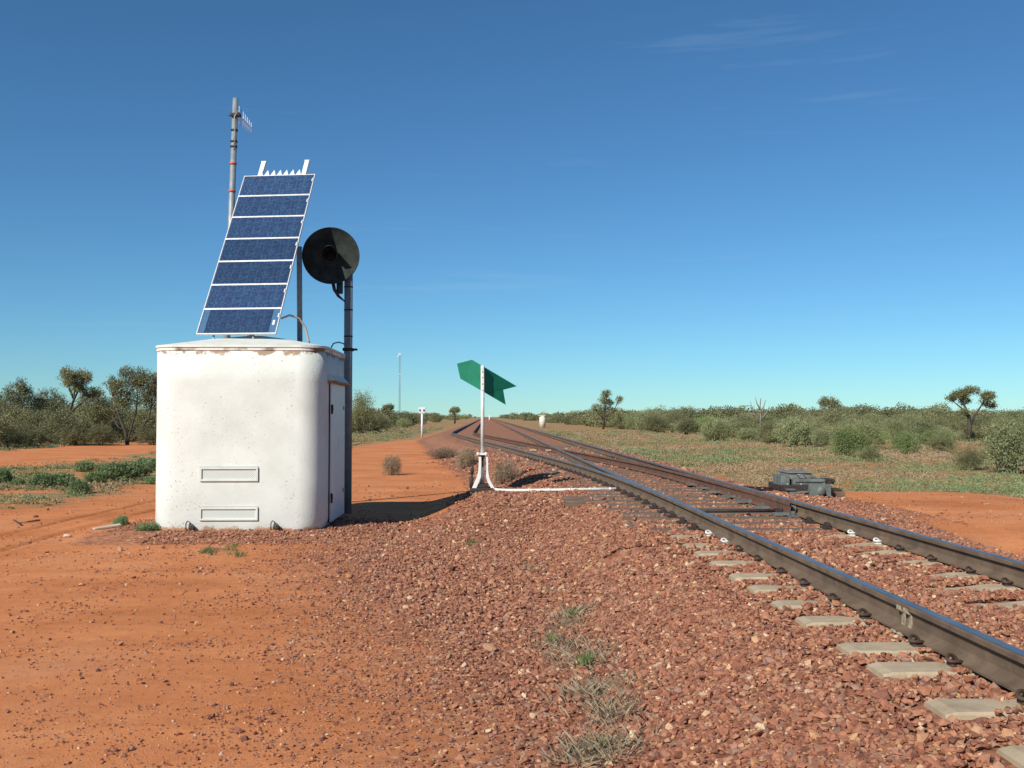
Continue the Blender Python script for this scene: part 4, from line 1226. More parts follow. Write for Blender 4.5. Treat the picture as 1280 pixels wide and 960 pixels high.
mb = MB(); gbox(mb, 982, 996, 620, 614, -0.22, -0.06, 0.01); gbox(mb, 979, 990, 612.5, 610.5, -0.20, -0.08, 0.004); gbox(mb, 996, 1006, 615.5, 613.5, -0.2, -0.05, 0.004); mb.build('crank_cover', M['grey_machine'], pm)
mb = MB()
mb.tube([(gx(990), 0.12, 0.10), (XR + 0.09 - GB.x, 0.10, 0.17), (XR - 0.2 - GB.x, 0.10, SLEEPER_TOP + 0.05 - GB.z)], 0.02, 8)
mb.tube([(gx(995), 0.60, 0.10), (XR + 0.09 - GB.x, 0.60, 0.17), (XR - 0.2 - GB.x, 0.60, SLEEPER_TOP + 0.05 - GB.z)], 0.02, 8)
mb.build('drive_rod', M['iron_dark'], pm)

mb = MB()
for bx_ in (983, 1000, 1029):
    for dd in (0.0, 0.82): mb.lathe([(0, 0.03), (0.02, 0.03), (0.022, 0.0), (0, 0.0)], 8, Matrix.Translation((gx(bx_), dd - 0.07, gz(606.4))))
mb.tube([(gx(1000), 0.16, gz(594)), (gx(1000), 0.10, gz(594)), (gx(1008), 0.10, gz(594)), (gx(1008), 0.16, gz(594))], 0.008, 6)
mb.build('bolt_set', M['galv'], pm)
mb = MB(); mb.tube([(gx(1034), 0.3, gz(606)), (gx(1041), 0.35, gz(607)), (gx(1046), 0.5, gz(614)), (gx(1052), 0.8, gz(619.5)), (gx(1062), 1.2, gz(621))], 0.018, 8); mb.build('cable', M['rubber'], pm)
MB().box(((gx(992) + gx(1033)) / 2, -0.006 + 0.02, gz(603.2)), (gx(1030) - gx(995), 0.012, 0.012), bevel=0.002).build('seam', M['iron_dark'], pm)

# ------------------------------------------------------------------ small things by the line and far off
p = at_z(527.5, 547, 0.02)
sb_ = tag(thing('indicator_post', (p.x, p.y, zat(p.x, p.y))), 'thin white post with a small two-eyed box beyond the dirt', 'post')
u = p.y / F
mb = MB(); mb.tube([(0, 0, -0.1), (0, 0, 33 * u)], 0.085, 10); mb.build('post', M['white_clean'], sb_)
mb = MB(); mb.box((0.0, 0, 34.5 * u), (8.4 * u, 0.25, 7 * u), bevel=0.03); bx_ = mb.build('box', M['white_clean'], sb_)
for sx in (-1, 1): MB().box((sx * 2.5 * u, -0.13, 34.2 * u), (2.0 * u, 0.03, 2.6 * u), bevel=0.02).build('eye', M['iron_dark'], bx_)

yc = 150.0
p = at(678, 533, yc)
cb = tag(thing('concrete_cabinet', (p.x, yc, 0.0)), 'pale upright concrete cabinet standing right of the far track', 'cabinet')
u = yc / F
MB().lathe([(0, 0), (3.9 * u, 0), (3.9 * u, 14.8 * u), (0, 14.8 * u)], 24).build('body', M['cream'], cb)
MB().box((-0.10, 0, 15.3 * u), (8.6 * u, 8.2 * u, 1.0 * u), bevel=0.05).build('cap', M['cream'], cb)

yt = 460.0
p = at(499.5, 520, yt)
tw = tag(thing('radio_tower', (p.x, yt, 0)), 'far-off thin lattice radio tower on the horizon left of centre', 'tower')
ht = at(499.5, 444, yt).z
mb = MB()
cs = [Vector((0.42 * math.cos(a), 0.42 * math.sin(a), 0)) for a in (math.radians(90), math.radians(210), math.radians(330))]
for c in cs: mb.tube([c, c + Vector((0, 0, ht))], 0.05, 5)
nb = 26
for k in range(nb):
    z0, z1 = ht * k / nb, ht * (k + 1) / nb
    for i in range(3):
        a, b = cs[i], cs[(i + 1) % 3]
        mb.tube([a + Vector((0, 0, z0)), b + Vector((0, 0, z1))], 0.03, 4); mb.tube([a + Vector((0, 0, z1)), b + Vector((0, 0, z1))], 0.03, 4)
mb.build('lattice', M['galv'], tw)
MB().box((0, 0, ht + 0.4), (1.0, 0.6, 1.1), bevel=0.1).box((-0.7, 0, ht - 0.6), (0.7, 0.5, 0.8), bevel=0.1).box((0.2, 0, ht - 9), (1.0, 0.4, 0.5), bevel=0.1).build('aerial', M['alu'], tw)

p = at(611.8, 523, 330)
MBk = MB().tube([(0, 0, 0), (0, 0, 1.4)], 0.22, 8).box((0, 0, 1.5), (0.7, 0.4, 0.5), bevel=0.05).build('marker_post', M['white_clean'])
MBk.location = (p.x, 330, 0.3); tag(MBk, 'tiny white marker far along between the converging tracks', 'marker')

# board, stones and sticks by the hut
p = at_z(134, 661, 0.02)
mb = MB(); mb.box((0, 0, 0.02), (0.38, 0.09, 0.022), bevel=0.004)
o = mb.build('broken_board', M['board']); o.location = (p.x, p.y, zat(p.x, p.y) + 0.006); o.rotation_euler = (0.05, -0.10, math.radians(38)); tag(o, 'pale broken board lying on the dirt left of the hut', 'board')
def lone_stone(px, py, r, label, tint, sq=0.6):
    p = at_z(px, py, 0.02)
    v = IV * np.array([1.1, 0.9, sq]) * r * rng.uniform(0.75, 1.15, size=(12, 1))
    me = fast_mesh('stone', v, IF); add_attr(me, 'tint', np.full(12, tint)); o = obj('stone', me, M['stone'])
    o.location = (p.x, p.y, zat(p.x, p.y) + r * sq * 0.5); o.rotation_euler = (0, 0, px); tag(o, label, 'stone')
lone_stone(85, 671, 0.06, 'pale stone on the dirt in front of the broken board', 1.0)
lone_stone(508, 758, 0.04, 'pale pebble on the dirt in line with the arrow post', 0.97)
lone_stone(45, 645, 0.05, 'small dark stone by a wheel track at the left', 0.05)
mb = MB()
for pts in ([(17, 650), (24, 654), (36, 652), (50, 650)], [(20, 651.5), (26, 656)]):
    P_ = []
    for px, py in pts:
        q = at_z(px, py, 0.02); P_.append((q.x, q.y, zat(q.x, q.y) + 0.02))
    mb.tube(P_, 0.012, 6)
tag(mb.build('fallen_twig', M['bark']), 'dark crooked twig lying on the dirt at the left edge', 'twig')

# ------------------------------------------------------------------ plants
def leaves(centres, normals, ln, wd, tint, bend=0.0):
    """flat leaf quads with random turn; returns verts, faces, tints"""
    n = len(centres)
    a = rng.normal(size=(n, 3)); a += normals * 0.9; a /= np.linalg.norm(a, axis=1, keepdims=True)
    b = np.cross(a, rng.normal(size=(n, 3))); b /= np.linalg.norm(b, axis=1, keepdims=True) + 1e-9
    l = (ln * rng.uniform(0.6, 1.3, n))[:, None]; w = (wd * rng.uniform(0.6, 1.3, n))[:, None]
    V = np.stack([centres - a * l * 0.5, centres + b * w * 0.5, centres + a * l * 0.5, centres - b * w * 0.5], 1)
    return V.reshape(-1, 3), np.arange(n * 4).reshape(n, 4), np.repeat(tint, 4)
def clump_points(c, r, n, hollow=0.55, seed=None):
    """points through an uneven ellipsoid, thicker toward the skin"""
    d = rng.normal(size=(n, 3)); d /= np.linalg.norm(d, axis=1, keepdims=True)
    q = hollow + (1 - hollow) * rng.random(n) ** 0.7
    k = rng.normal(size=(5, 3)) * 2.2; ph = rng.uniform(0, 6.28, 5)
    wob = 1 + 0.11 * sum(np.sin(d @ k[i] * 1.6 + ph[i]) for i in range(5)) * 0.8
    p = d * (q * wob)[:, None] * np.asarray(r)
    return p + np.asarray(c), d
def foliage_mesh(name, clumps, ln, wd, per_m3=None, fac=1.0):
    Vs, Fs, Ts = [], [], []; o = 0
    for c, r, n in clumps:
        # each clump is many small sprays, which leaves gaps between them
        ns = max(6, int(n / 26))
        sp_, sd = clump_points(c, r, ns)
        P = np.repeat(sp_, 26, 0) + rng.normal(size=(ns * 26, 3)) * (np.mean(r) * 0.11 + ln * 0.4)
        D = np.repeat(sd, 26, 0)
        t = np.clip(np.repeat(rng.random(ns), 26) * 0.6 + rng.random(ns * 26) * 0.4, 0, 1)
        V, Fc, T = leaves(P, D + np.array([0, 0, 0.6]), ln, wd, t)
        Vs.append(V); Fs.append(Fc + o); Ts.append(T); o += len(V)
    V = np.concatenate(Vs); V[:, 2] = np.maximum(V[:, 2], 0.01)
    me = fast_mesh(name, V, np.concatenate(Fs)); add_attr(me, 'tint', np.concatenate(Ts))
    return me
def stems_mesh(name, base_r, tips, r0, n_side=5, wob=0.08):
    mb = MB()
    for tip_ in tips:
        b = Vector((random.uniform(-base_r, base_r), random.uniform(-base_r, base_r), -0.05)); t = Vector(tip_)
        m1 = b.lerp(t, 0.4) + Vector((random.uniform(-wob, wob), random.uniform(-wob, wob), 0)); m2 = b.lerp(t, 0.75) + Vector((random.uniform(-wob, wob), random.uniform(-wob, wob), wob))
        mb.tube([b, m1, m2, t], [r0, r0 * 0.75, r0 * 0.5, r0 * 0.25], n_side)
    return mb.mesh(name)

def make_bush(kind, mat, w, h, lobes, n, ln=0.10, wd=0.035, stems=7):
    """a bush template: foliage and stems, centred on its foot; returns (foliage mesh, stem mesh)"""
    n = int(n * 1.8); cl = []
    for k in range(lobes):
        a = random.uniform(0, 6.28); q = random.uniform(0.0, 0.30) * w
        rr = random.uniform(0.26, 0.40) * w
        z = random.uniform(0.42, 0.66) * h
        cl.append(((q * math.cos(a), q * math.sin(a), z), (rr, rr, rr * random.uniform(0.75, 1.0) * h / w), n // lobes))
    for k in range(lobes):
        a = 6.28 * k / lobes + random.uniform(-.3, .3); q = random.uniform(0.26, 0.40) * w
        rr = random.uniform(0.17, 0.24) * w
        cl.append(((q * math.cos(a), q * math.sin(a), random.uniform(0.22, 0.42) * h), (rr, rr, rr * 0.95), n // lobes // 2))
    fm = foliage_mesh('foliage', cl, ln, wd); fm.materials.append(mat)
    tips = [(c[0][0] * 1.1, c[0][1] * 1.1, c[0][2] * 1.05) for c in cl]
    sm = stems_mesh('stem', 0.10 * w, tips[:stems], 0.022 * w / 2 + 0.006); sm.materials.append(M['bark'])
    return fm, sm

BUSH = {}
def template(key, *a, **k): BUSH[key] = make_bush(key, *a, **k)
for v in range(3):
    template(('grey', v), M['leaf_grey'], 2.4, 1.9, 5 + v, 4200)
    template(('olive', v), M['leaf_olive'], 2.6, 2.4, 6 + v, 4600)
    template(('dark', v), M['leaf_dark'], 3.2, 3.0, 7 + v, 5200, 0.12, 0.042)
for v in range(2):
    template(('green', v), M['leaf_green'], 2.2, 1.8, 5 + v, 4000, 0.09, 0.035)
    template(('herb', v), M['leaf_herb'], 1.0, 0.62, 5, 1900, 0.075, 0.036)
    template(('dry', v), M['dry'], 1.0, 0.75, 6, 2000, 0.12, 0.010, 12)
FIRST = {}
def bush(key, x, y, w, h, label, cat='bush', group=None, name='bush', z=None):
    """first use builds the thing and its parts, later uses copy it"""
    fm, sm = BUSH[key]
    base = {'grey': (2.4, 1.9), 'olive': (2.6, 2.4), 'dark': (3.2, 3.0), 'green': (2.2, 1.8), 'herb': (1.0, 0.62), 'dry': (1.0, 0.75)}[key[0]]
    loc = (x, y, (zat(x, y) if z is None else z) - 0.03); rz = random.uniform(0, 6.28)
    sc = (w / base[0], w / base[0], h / base[1])
    fk = (key, name)
    if fk not in FIRST:
        r = thing(name, loc, rz); r.scale = sc
        for nm, me in (('foliage', fm), ('stem', sm)):
            o = bpy.data.objects.new(nm, me); COL.objects.link(o); o.parent = r
        FIRST[fk] = r
    else:
        r = dup(FIRST[fk], loc, rz, sc)
        if 'group' in r: del r['group']
    tag(r, label, cat, group)
    return r
def bush_px(key, px, pyb, pw, ph, label, cat='bush', group=None, name='bush', z=0.0, Y=None):
    p = at_z(px, pyb, z) if Y is None else at(px, pyb, Y)
    u = p.y / F
    return bush(key, p.x, p.y, pw * u, ph * u, label, cat, group, name)

# bushes that stand out, right of the line
bush_px(('green', 0), 1061, 571, 46, 40, 'round bright green bush on bare red soil, front of the right-hand scrub')
bush_px(('green', 1), 1132, 568, 36, 32, 'green bush with bare red soil at its right, near the front of the scrub')
bush_px(('olive', 0), 1178, 566, 38, 30, 'olive bush low and wide below the umbrella tree')
bush_px(('olive', 1), 1212, 588, 40, 34, 'small olive bush nearest the red bank at the right')
bush_px(('grey', 0), 1268, 592, 84, 74, 'big grey-green bush cut off by the right edge')
bush_px(('grey', 1), 992, 559, 52, 40, 'wide grey-green bush just left of the round bright green one')
bush_px(('olive', 2), 1088, 577, 28, 22, 'small olive bush in front and right of the round green one')
bush_px(('olive', 0), 1072, 563, 60, 46, 'tall dark olive bush behind the round bright green one')
bush_px(('grey', 2), 895, 552, 40, 34, 'grey-green bush left of the dead tree')
bush_px(('dark', 0), 960, 553, 30, 30, 'dark bush at the foot of the dead tree')
bush_px(('grey', 1), 1026, 560, 24, 28, 'narrow greyish bush between two wider ones near the scrub front')
bush_px(('dark', 1), 860, 538, 70, 30, 'broad dark bush mass rising above the right-hand skyline')
# the left
bush_px(('olive', 2), 449, 541, 36, 54, 'tall olive bush just right of the hut and signal post', Y=95)
bush_px(('dry', 0), 490, 594, 24, 26, 'bare dry round bush alone on the orange dirt')
bush_px(('dry', 1), 631, 604, 30, 32, 'dry brown bush at the right foot of the lever stand', z=0.12)
bush_px(('dry', 0), 582, 585, 28, 26, 'pale dry bush behind and left of the lever stand', z=0.05)
bush_px(('dry', 1), 556, 572, 36, 15, 'low dry scrub bush where the loop rails bend', z=0.05)
for i, (px, py, w, h) in enumerate(((2, 604, 24, 20), (24, 606, 16, 10), (53, 609, 30, 20), (74, 608, 32, 20), (100, 617, 26, 20), (105, 590, 22, 16), (120, 603, 26, 16), (128, 590, 20, 12), (150, 601, 44, 26), (166, 596, 40, 22), (186, 590, 36, 20), (190, 605, 20, 12))):
    bush_px(('herb', i % 2), px, py, w, h, ['leafy green shrub cut by the left edge', 'tiny dark shrub right of the one on the left edge', 'left half of the green shrub pair nearest the dirt', 'right half of the green shrub pair nearest the dirt', 'grey-green shrub standing nearest the wheel tracks', 'small green shrub at the road edge, leftmost there', 'middling green shrub left of the biggest one', 'little green shrub in the gap by the road edge', 'biggest green shrub between hut and road', 'green shrub behind and right of the biggest one', 'green shrub against the hut, next to the road', 'small low shrub against the hut wall edge'][i], 'shrub', None, 'low_shrub')
bush_px(('herb', 0), 151, 660, 18, 16, 'small weed beside the pale broken board', 'weed', None, 'weed')
bush_px(('herb', 1), 184, 667, 30, 12, 'flat bright green weed at the left foot of the hut', 'weed', None, 'weed')

for px, pyb, w, h, Y in ((-6, 556, 60, 58, 60), (24, 556, 60, 52, 66), (48, 556, 56, 56, 70), (80, 556, 60, 50, 72), (104, 555, 56, 54, 68), (132, 554, 60, 56, 70), (150, 552, 54, 46, 78), (182, 551, 60, 52, 70), (10, 560, 40, 30, 54), (38, 559, 44, 32, 56), (92, 557, 44, 30, 57), (126, 556, 40, 28, 57), (190, 553, 44, 30, 58)):
    bush_px((random.choice(('dark', 'dark', 'olive')), random.randrange(3)), px, pyb, w, h, 'unremarkable bush within the dark scrub beyond the left dirt road', 'bush', 'bushes beyond the left road', Y=Y)
# scrub belts: right of the line and beyond the left road
def scrub(n, xf, yr, wr, label, group, keys):
    cnt = 0; placed = []
    tries = 0
    while cnt < n and tries < n * 40:
        tries += 1
        t = random.random() ** 1.5
        y = yr[0] + (yr[1] - yr[0]) * t
        x0, x1 = xf(y)
        x = x0 + (x1 - x0) * random.random() ** 1.35
        if abs(x * math.cos(PSI) - y * math.sin(PSI)) > 0.56 * y + 2: continue
        w = random.uniform(*wr) * (1.0 if y > 75 or x < 0 else 0.82)
        pxx = 607 + x / y * F
        if x > 0 and y < 66 and (abs(pxx - 1214) < 26 or abs(pxx - 948) < 14): continue
        if any((x - a) ** 2 + (y - b) ** 2 < (0.42 * (w + c)) ** 2 for a, b, c in placed): continue
        placed.append((x, y, w))
        k = random.choice(keys)
        h = w * random.uniform(0.55, 0.85)
        bush((k, random.randrange({'green': 2, 'herb': 2}.get(k, 3))), x, y, w, min(h, 2.7), label, 'bush', group)
        cnt += 1
scrub(165, lambda y: (16.8 + 0.006 * y, 24 + 0.34 * y), (54, 190), (1.5, 3.6), 'unremarkable grey-green bush within the dense scrub right of the line', 'bushes of the right-hand scrub', ['grey', 'grey', 'olive', 'olive', 'dark', 'green'])
scrub(50, lambda y: (-23.5 - 0.25 * y, -23.0), (48, 150), (2.0, 4.2), 'unremarkable bush within the dark scrub beyond the left dirt road', 'bushes beyond the left road', ['dark', 'dark', 'olive', 'olive', 'grey'])
scrub(26, lambda y: (-15 - 0.10 * (y - 80), -9 - 0.02 * y), (95, 230), (2.0, 4.0), 'unremarkable bush between the hut and the far end of the loop', 'bushes left of the loop', ['olive', 'grey', 'dark', 'green'])

# trees built limb by limb
def tree(name, label, D, foot, limbs, crowns, leaf, bark='bark', ln=0.13, wd=0.045, cat='tree', group=None, r0=0.10, depth=0.8):
    """foot, limbs and crown clumps are given where they are seen, at the tree's own distance; each gets its own depth within the crown"""
    f = at(foot[0], foot[1], D); f.z = zat(f.x, D) - 0.05
    root = tag(thing(name, f), label, cat, group)
    u = D / F
    rt = MB()
    for lim in limbs:
        P = []
        for i, (px, py, *dd) in enumerate(lim):
            q = at(px, py, D + (dd[0] if dd else 0)) - f
            if i == 0 and lim is limbs[0]: q.z = -0.1
            P.append(q)
        k = len(P)
        rr = r0 if lim is limbs[0] else r0 * 0.62
        rt.tube(P, [rr * (1 - 0.65 * i / max(1, k - 1)) for i in range(k)], 7)
    ends = [at(l_[-1][0], l_[-1][1], D) - f for l_ in limbs] + [at(l_[len(l_) // 2][0], l_[len(l_) // 2][1], D) - f for l_ in limbs]
    for (px, py, rx, rz, n, *dd) in crowns:
        c = at(px, py, D) - f
        e = min(ends, key=lambda q: (q - c).length)
        for _ in range(5):
            t_ = c + Vector((random.uniform(-.8, .8) * rx * u, random.uniform(-.8, .8) * rx * u, random.uniform(-.5, .8) * rz * u))
            rt.tube([e, e.lerp(t_, 0.5) + Vector((0, 0, 0.06)), t_], [r0 * 0.30, r0 * 0.2, r0 * 0.08], 5)
    rt.build('trunk', M[bark], root)
    if crowns:
        cl = []
        for (px, py, rx, rz, n, *dd) in crowns:
            c = at(px, py, D + (dd[0] if dd else random.uniform(-depth, depth))) - f
            cl.append((tuple(c), (rx * u, (rx + rz) / 2 * u, rz * u), n))
        fm = foliage_mesh('crown', cl, ln, wd)
        obj('crown', fm, M[leaf], root)
    return root
tree('mulga_tree', 'tree with a slim trunk leaning right and a high rounded crown', 60, (68, 553), [[(68, 553), (77, 535), (86, 518), (92, 500), (94, 480)], [(90, 505), (97, 490), (103, 476)], [(92, 498), (86, 484), (82, 472)], [(86, 518), (100, 505), (112, 496)]],
     [(95, 474, 16, 10, 2600), (84, 468, 9, 8, 900), (106, 470, 9, 7, 900), (98, 486, 9, 6, 700), (113, 492, 10, 6, 900)], 'leaf_olive', r0=0.12)
tree('mulga_tree', 'broad tree with several forking dark stems just left of the hut', 58, (160, 552), [[(160, 552), (157, 540), (152, 528), (146, 512), (141, 496)], [(160, 552), (164, 534), (170, 516), (172, 496), (170, 478)], [(164, 552), (176, 536), (186, 522), (190, 505), (186, 484)], [(157, 538), (148, 534), (140, 520)]],
     [(168, 474, 17, 12, 2400), (186, 478, 14, 12, 2000), (150, 486, 13, 10, 1500), (141, 478, 9, 6, 700), (172, 496, 18, 10, 1700), (192, 500, 14, 12, 1500), (150, 505, 12, 8, 900), (158, 466, 8, 8, 700), (198, 488, 12, 14, 1200)], 'leaf_olive', r0=0.12)
tree('mulga_tree', 'dark spreading tree at the left edge behind the road', 62, (14, 556), [[(14, 556), (18, 536), (22, 515), (24, 495)], [(14, 556), (6, 535), (2, 512)], [(18, 536), (32, 520), (40, 505)]],
     [(24, 492, 18, 11, 2400), (6, 505, 18, 14, 2400), (40, 505, 16, 12, 1900), (20, 520, 22, 14, 2000), (-12, 510, 18, 16, 2000), (26, 480, 8, 6, 600)], 'leaf_dark', r0=0.12)
tree('mulga_tree', 'bushy dark tree standing between the leaning tree and the left edge', 66, (55, 553), [[(55, 553), (58, 536), (60, 515), (62, 500)], [(58, 536), (68, 522), (74, 508)]],
     [(62, 500, 18, 11, 2300), (74, 512, 16, 13, 2000), (52, 516, 16, 13, 2000), (62, 528, 20, 12, 1800)], 'leaf_dark', r0=0.10)
tree('mulga_tree', 'dense olive tree between the leaning tree and the broad forked one', 64, (120, 553), [[(120, 553), (120, 535), (118, 515), (116, 500)], [(120, 535), (130, 520), (136, 508)]],
     [(116, 502, 18, 11, 2200), (130, 512, 16, 12, 2000), (108, 516, 15, 12, 1700), (120, 530, 20, 12, 1800), (120, 490, 8, 6, 500)], 'leaf_olive', r0=0.10)
tree('umbrella_tree', 'flat-topped tree with two crowns standing tallest at the right', 64, (1212, 548), [[(1212, 548), (1212, 532), (1211, 520), (1206, 508), (1200, 498)], [(1212, 534), (1218, 520), (1226, 508), (1232, 500)], [(1211, 522), (1204, 512), (1192, 502)]],
     [(1200, 493, 11, 5, 1400), (1214, 488, 10, 4.5, 1100), (1190, 497, 7, 3.5, 600), (1205, 501, 7, 4, 600), (1234, 495, 9, 5, 1300), (1238, 506, 7, 4, 700), (1229, 503, 5, 3, 300), (1206, 515, 6, 4, 350)], 'leaf_olive', r0=0.15)
tree('round_tree', 'small round-crowned tree alone above the right skyline', 92, (1037, 540), [[(1037, 540), (1036, 525), (1036, 512), (1037, 505)], [(1036, 516), (1044, 508)]],
     [(1038, 504, 11, 7, 1800), (1047, 510, 8, 4, 700), (1030, 503, 7, 6, 800)], 'leaf_dark', ln=0.15, wd=0.055, r0=0.12)
tree('clump_tree', 'open tree of separate leaf clumps above the scrub right of the far track', 130, (754, 534), [[(754, 534), (755, 520), (757, 505), (758, 495)], [(755, 522), (768, 512), (773, 501)], [(754, 524), (746, 514)]],
     [(758, 492, 6, 4, 900), (755, 500, 6, 5, 800), (762, 503, 5, 4, 600), (774, 500, 4, 5, 600), (745, 512, 8, 7, 1100), (757, 514, 10, 6, 900), (768, 518, 9, 6, 900)], 'leaf_olive', ln=0.20, wd=0.07, r0=0.16)
tree('round_tree', 'tiny dark tree on the far skyline left of the rails', 240, (568.5, 522), [[(568.5, 524), (568.5, 517), (569, 513)]],
     [(569, 512.5, 5, 3, 1200), (565.5, 514, 3, 2, 500)], 'leaf_olive', ln=0.34, wd=0.13, r0=0.25)
tree('round_tree', 'dark flat tree on the skyline beside the far radio tower', 170, (486, 526), [[(486, 526), (485.5, 517), (486, 511)]],
     [(486, 509, 6, 3.5, 1300), (481, 512, 4, 2.5, 600)], 'leaf_olive', ln=0.24, wd=0.09, r0=0.2)
tree('dead_tree', 'leafless grey tree with thin branches at the front of the right scrub', 68, (948, 553), [[(948, 553), (949, 541), (950, 532), (951, 520), (950, 508), (951, 498)], [(950, 530), (944, 520), (940, 510), (938, 502)], [(951, 525), (958, 516), (962, 508)], [(950, 512), (946, 504), (944, 496)], [(949, 538), (956, 530), (964, 526)], [(950, 516), (955, 507), (957, 500)], [(944, 520), (936, 516)]],
     [], 'leaf_dark', 'bark_pale', r0=0.085)

# far scrub that reads as one mass
def far_scrub():
    Vs, Fs, Ts = [], [], []; o = 0
    def add(x, y, w, h, tint):
        nonlocal o
        n = 950 if y < 330 else 260
        P, D = clump_points((x, y, h * 0.48), (w / 2, w / 2, h * 0.52), n, 0.5)
        V, Fc, T = leaves(P, D, w * (0.075 if y < 330 else 0.13), w * (0.040 if y < 330 else 0.075), np.clip(rng.normal(tint, 0.22, n), 0, 1))
        V[:, 2] = np.maximum(V[:, 2], 0.0)
        Vs.append(V); Fs.append(Fc + o); Ts.append(T); o += len(V)
    for _ in range(2600):
        y = 150 + 1250 * random.random() ** 1.7
        lim = 0.60 * y + 10
        s = random.choice((-1, 1, 1))
        x0 = 17 if s > 0 else 13
        x = s * (x0 + (lim - x0) * random.random() ** 1.1)
        w = random.uniform(2.2, 4.5) * (1 + y / 1600); h = w * random.uniform(0.5, 0.78)
        if random.random() < 0.05: h *= 1.3
        add(x, y, w, h, random.random())
    V = np.concatenate(Vs); me = fast_mesh('far_scrub', V, np.concatenate(Fs)); add_attr(me, 'tint', np.concatenate(Ts))
    tag(obj('far_scrub', me, M['leaf_olive']), 'far-off belt of scrub along the whole horizon', 'scrub', kind='stuff')
far_scrub()

# low plants and straw on the ground
def tufts(name, label, X, Y, tint, hgt, blades, bw, mat, spread=1.0, lean=0.7, lean0=0.0):
    n = len(X) * blades
    x = np.repeat(X, blades); y = np.repeat(Y, blades); h = np.repeat(hgt, blades) * rng.uniform(0.5, 1.15, n)
    a = rng.uniform(0, 2 * math.pi, n); q = lean0 + (lean - lean0) * rng.random(n) ** 0.6
    bx = x + rng.normal(size=n) * h * 0.30 * spread; by = y + rng.normal(size=n) * h * 0.30 * spread
    z = height(bx, by) - 0.005
    tipx = bx + np.cos(a) * h * q; tipy = by + np.sin(a) * h * q; tz = z + h * np.sqrt(np.maximum(0.03, 1 - q * q))
    w = bw * rng.uniform(0.6, 1.4, n) * (np.repeat(hgt, blades) / np.mean(hgt)) ** 0.5
    px = -np.sin(a + rng.normal(size=n) * 0.8) * w; py = np.cos(a) * w
    mx = bx + (tipx - bx) * 0.45; my = by + (tipy - by) * 0.45; mz = z + (tz - z) * 0.62
    V = np.stack([np.stack([bx - px * .6, by - py * .6, z], 1), np.stack([bx + px * .6, by + py * .6, z], 1), np.stack([mx + px, my + py, mz], 1), np.stack([tipx, tipy, tz], 1), np.stack([mx - px, my - py, mz], 1)], 1).reshape(-1, 3)
    i = np.arange(n) * 5
    Fc = np.stack([i, i + 1, i + 2, i + 3, i + 4], 1)
    me = fast_mesh(name, V, Fc)
    add_attr(me, 'tint', np.repeat(np.clip(np.repeat(tint, blades) + rng.normal(size=n) * 0.05, 0, 1), 5))
    return tag(obj(name, me, mat), label, name.replace('_', ' '), kind='stuff')
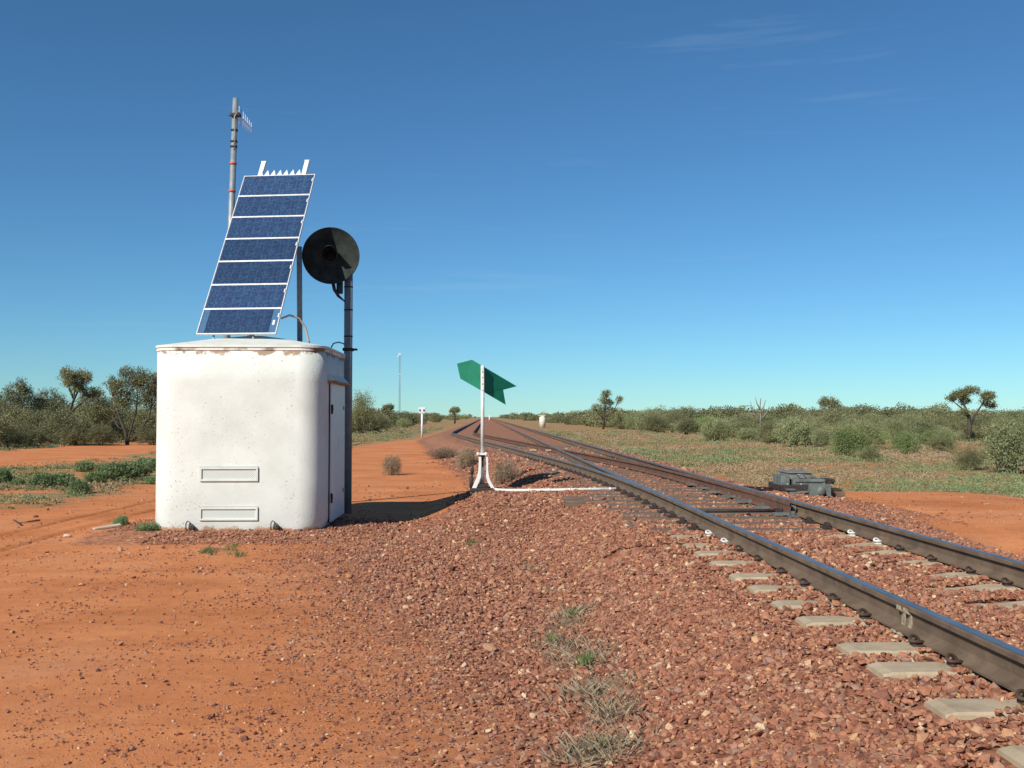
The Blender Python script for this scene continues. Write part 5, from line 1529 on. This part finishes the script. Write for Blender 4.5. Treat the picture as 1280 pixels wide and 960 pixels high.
def cover():
    XX, YY, HH_ = [], [], []
    for (x0, x1, y0, y1, n) in ((5.2, 20, 7, 24, 2300), (5.2, 26, 24, 50, 4200), (5.2, 40, 50, 110, 4200), (-20, -6, 16, 34, 2400), (-30, -6, 34, 70, 2600), (-30, -6, 70, 140, 1800)):
        x = rng.uniform(x0, x1, n); y = rng.uniform(y0, y1, n)
        p = plants_mask(x, y) + (fbm(x * 0.6, y * 0.6, 52) - 0.5) * 1.1
        k = (p > 0.47) & (rng.random(n) < 0.9)
        XX.append(x[k]); YY.append(y[k]); HH_.append(rng.lognormal(-2.25, 0.42, k.sum()) * (1 + y[k] / 150))
    X = np.concatenate(XX); Y = np.concatenate(YY); H = np.concatenate(HH_)
    t = np.clip((fbm(X * 0.30, Y * 0.30, 73) - 0.5) * 2.4 + 0.27 + rng.normal(size=len(X)) * 0.15, 0, 1)
    H = np.where(t > 0.48, H * 1.35, H * 0.8)
    k = 54
    n = len(X) * k
    hh = np.repeat(H, k)
    d = rng.normal(size=(n, 3)); d /= np.linalg.norm(d, axis=1, keepdims=True); d[:, 2] = np.abs(d[:, 2])
    q = rng.random(n) ** 0.5
    el = np.repeat(rng.uniform(0.7, 1.5, len(X)), k)
    px = np.repeat(X, k) + d[:, 0] * q * hh * 1.5 * el; py = np.repeat(Y, k) + d[:, 1] * q * hh * 1.5 / el
    pz = height(px, py) + d[:, 2] * q * hh * 0.9
    dist = np.repeat(Y, k)
    V, Fc, T = leaves(np.stack([px, py, pz], 1), d + np.array([0, 0, 0.5]), 0.034 * (1 + dist / 40), 0.014 * (1 + dist / 40), np.clip(np.repeat(t, k) + rng.normal(size=n) * 0.06, 0, 1))
    me = fast_mesh('ground_cover', V, Fc); add_attr(me, 'tint', T)
    tag(obj('ground_cover', me, M['cover']), 'low green and straw-coloured plants over the red soil', 'ground cover', kind='stuff')
cover()
def dry_grass():
    X, Y, H = [], [], []
    for (px, py, rx, ry) in STRAW + [(600, 678, 10, 3), (268, 686, 14, 3)]:
        for _ in range(int(rx * ry * 0.17)):
            p = at_z(px + random.gauss(0, 0.6) * rx, py + random.gauss(0, 0.6) * ry, 0.04); X.append(p.x); Y.append(p.y); H.append(0.03 + 0.11 * random.random() ** 1.8)
    X, Y, H = map(np.array, (X, Y, H))
    tufts('dry_grass', 'strip of flattened pale dry grass along the edge of the ballast', X, Y, rng.uniform(0.1, 0.9, len(X)), H, 24, 0.0009, M['straw'], 2.3, 1.0, 0.55)
dry_grass()
def sprouts():
    X, Y = [], []
    for px, py, n in ((733, 828, 9), (712, 772, 4), (748, 936, 3), (690, 792, 3), (262, 686, 7), (285, 684, 5), (590, 676, 5), (300, 690, 4)):
        for _ in range(n):
            p = at_z(px + random.gauss(0, 4), py + random.gauss(0, 2.5), 0.04); X.append(p.x); Y.append(p.y)
    X, Y = np.array(X), np.array(Y)
    tufts('green_sprouts', 'small green sprouts among the straw and at the hut foot', X, Y, rng.uniform(0.2, 0.9, len(X)), rng.uniform(0.05, 0.10, len(X)), 18, 0.003, M['leaf_green'], 0.8, 0.75)
sprouts()
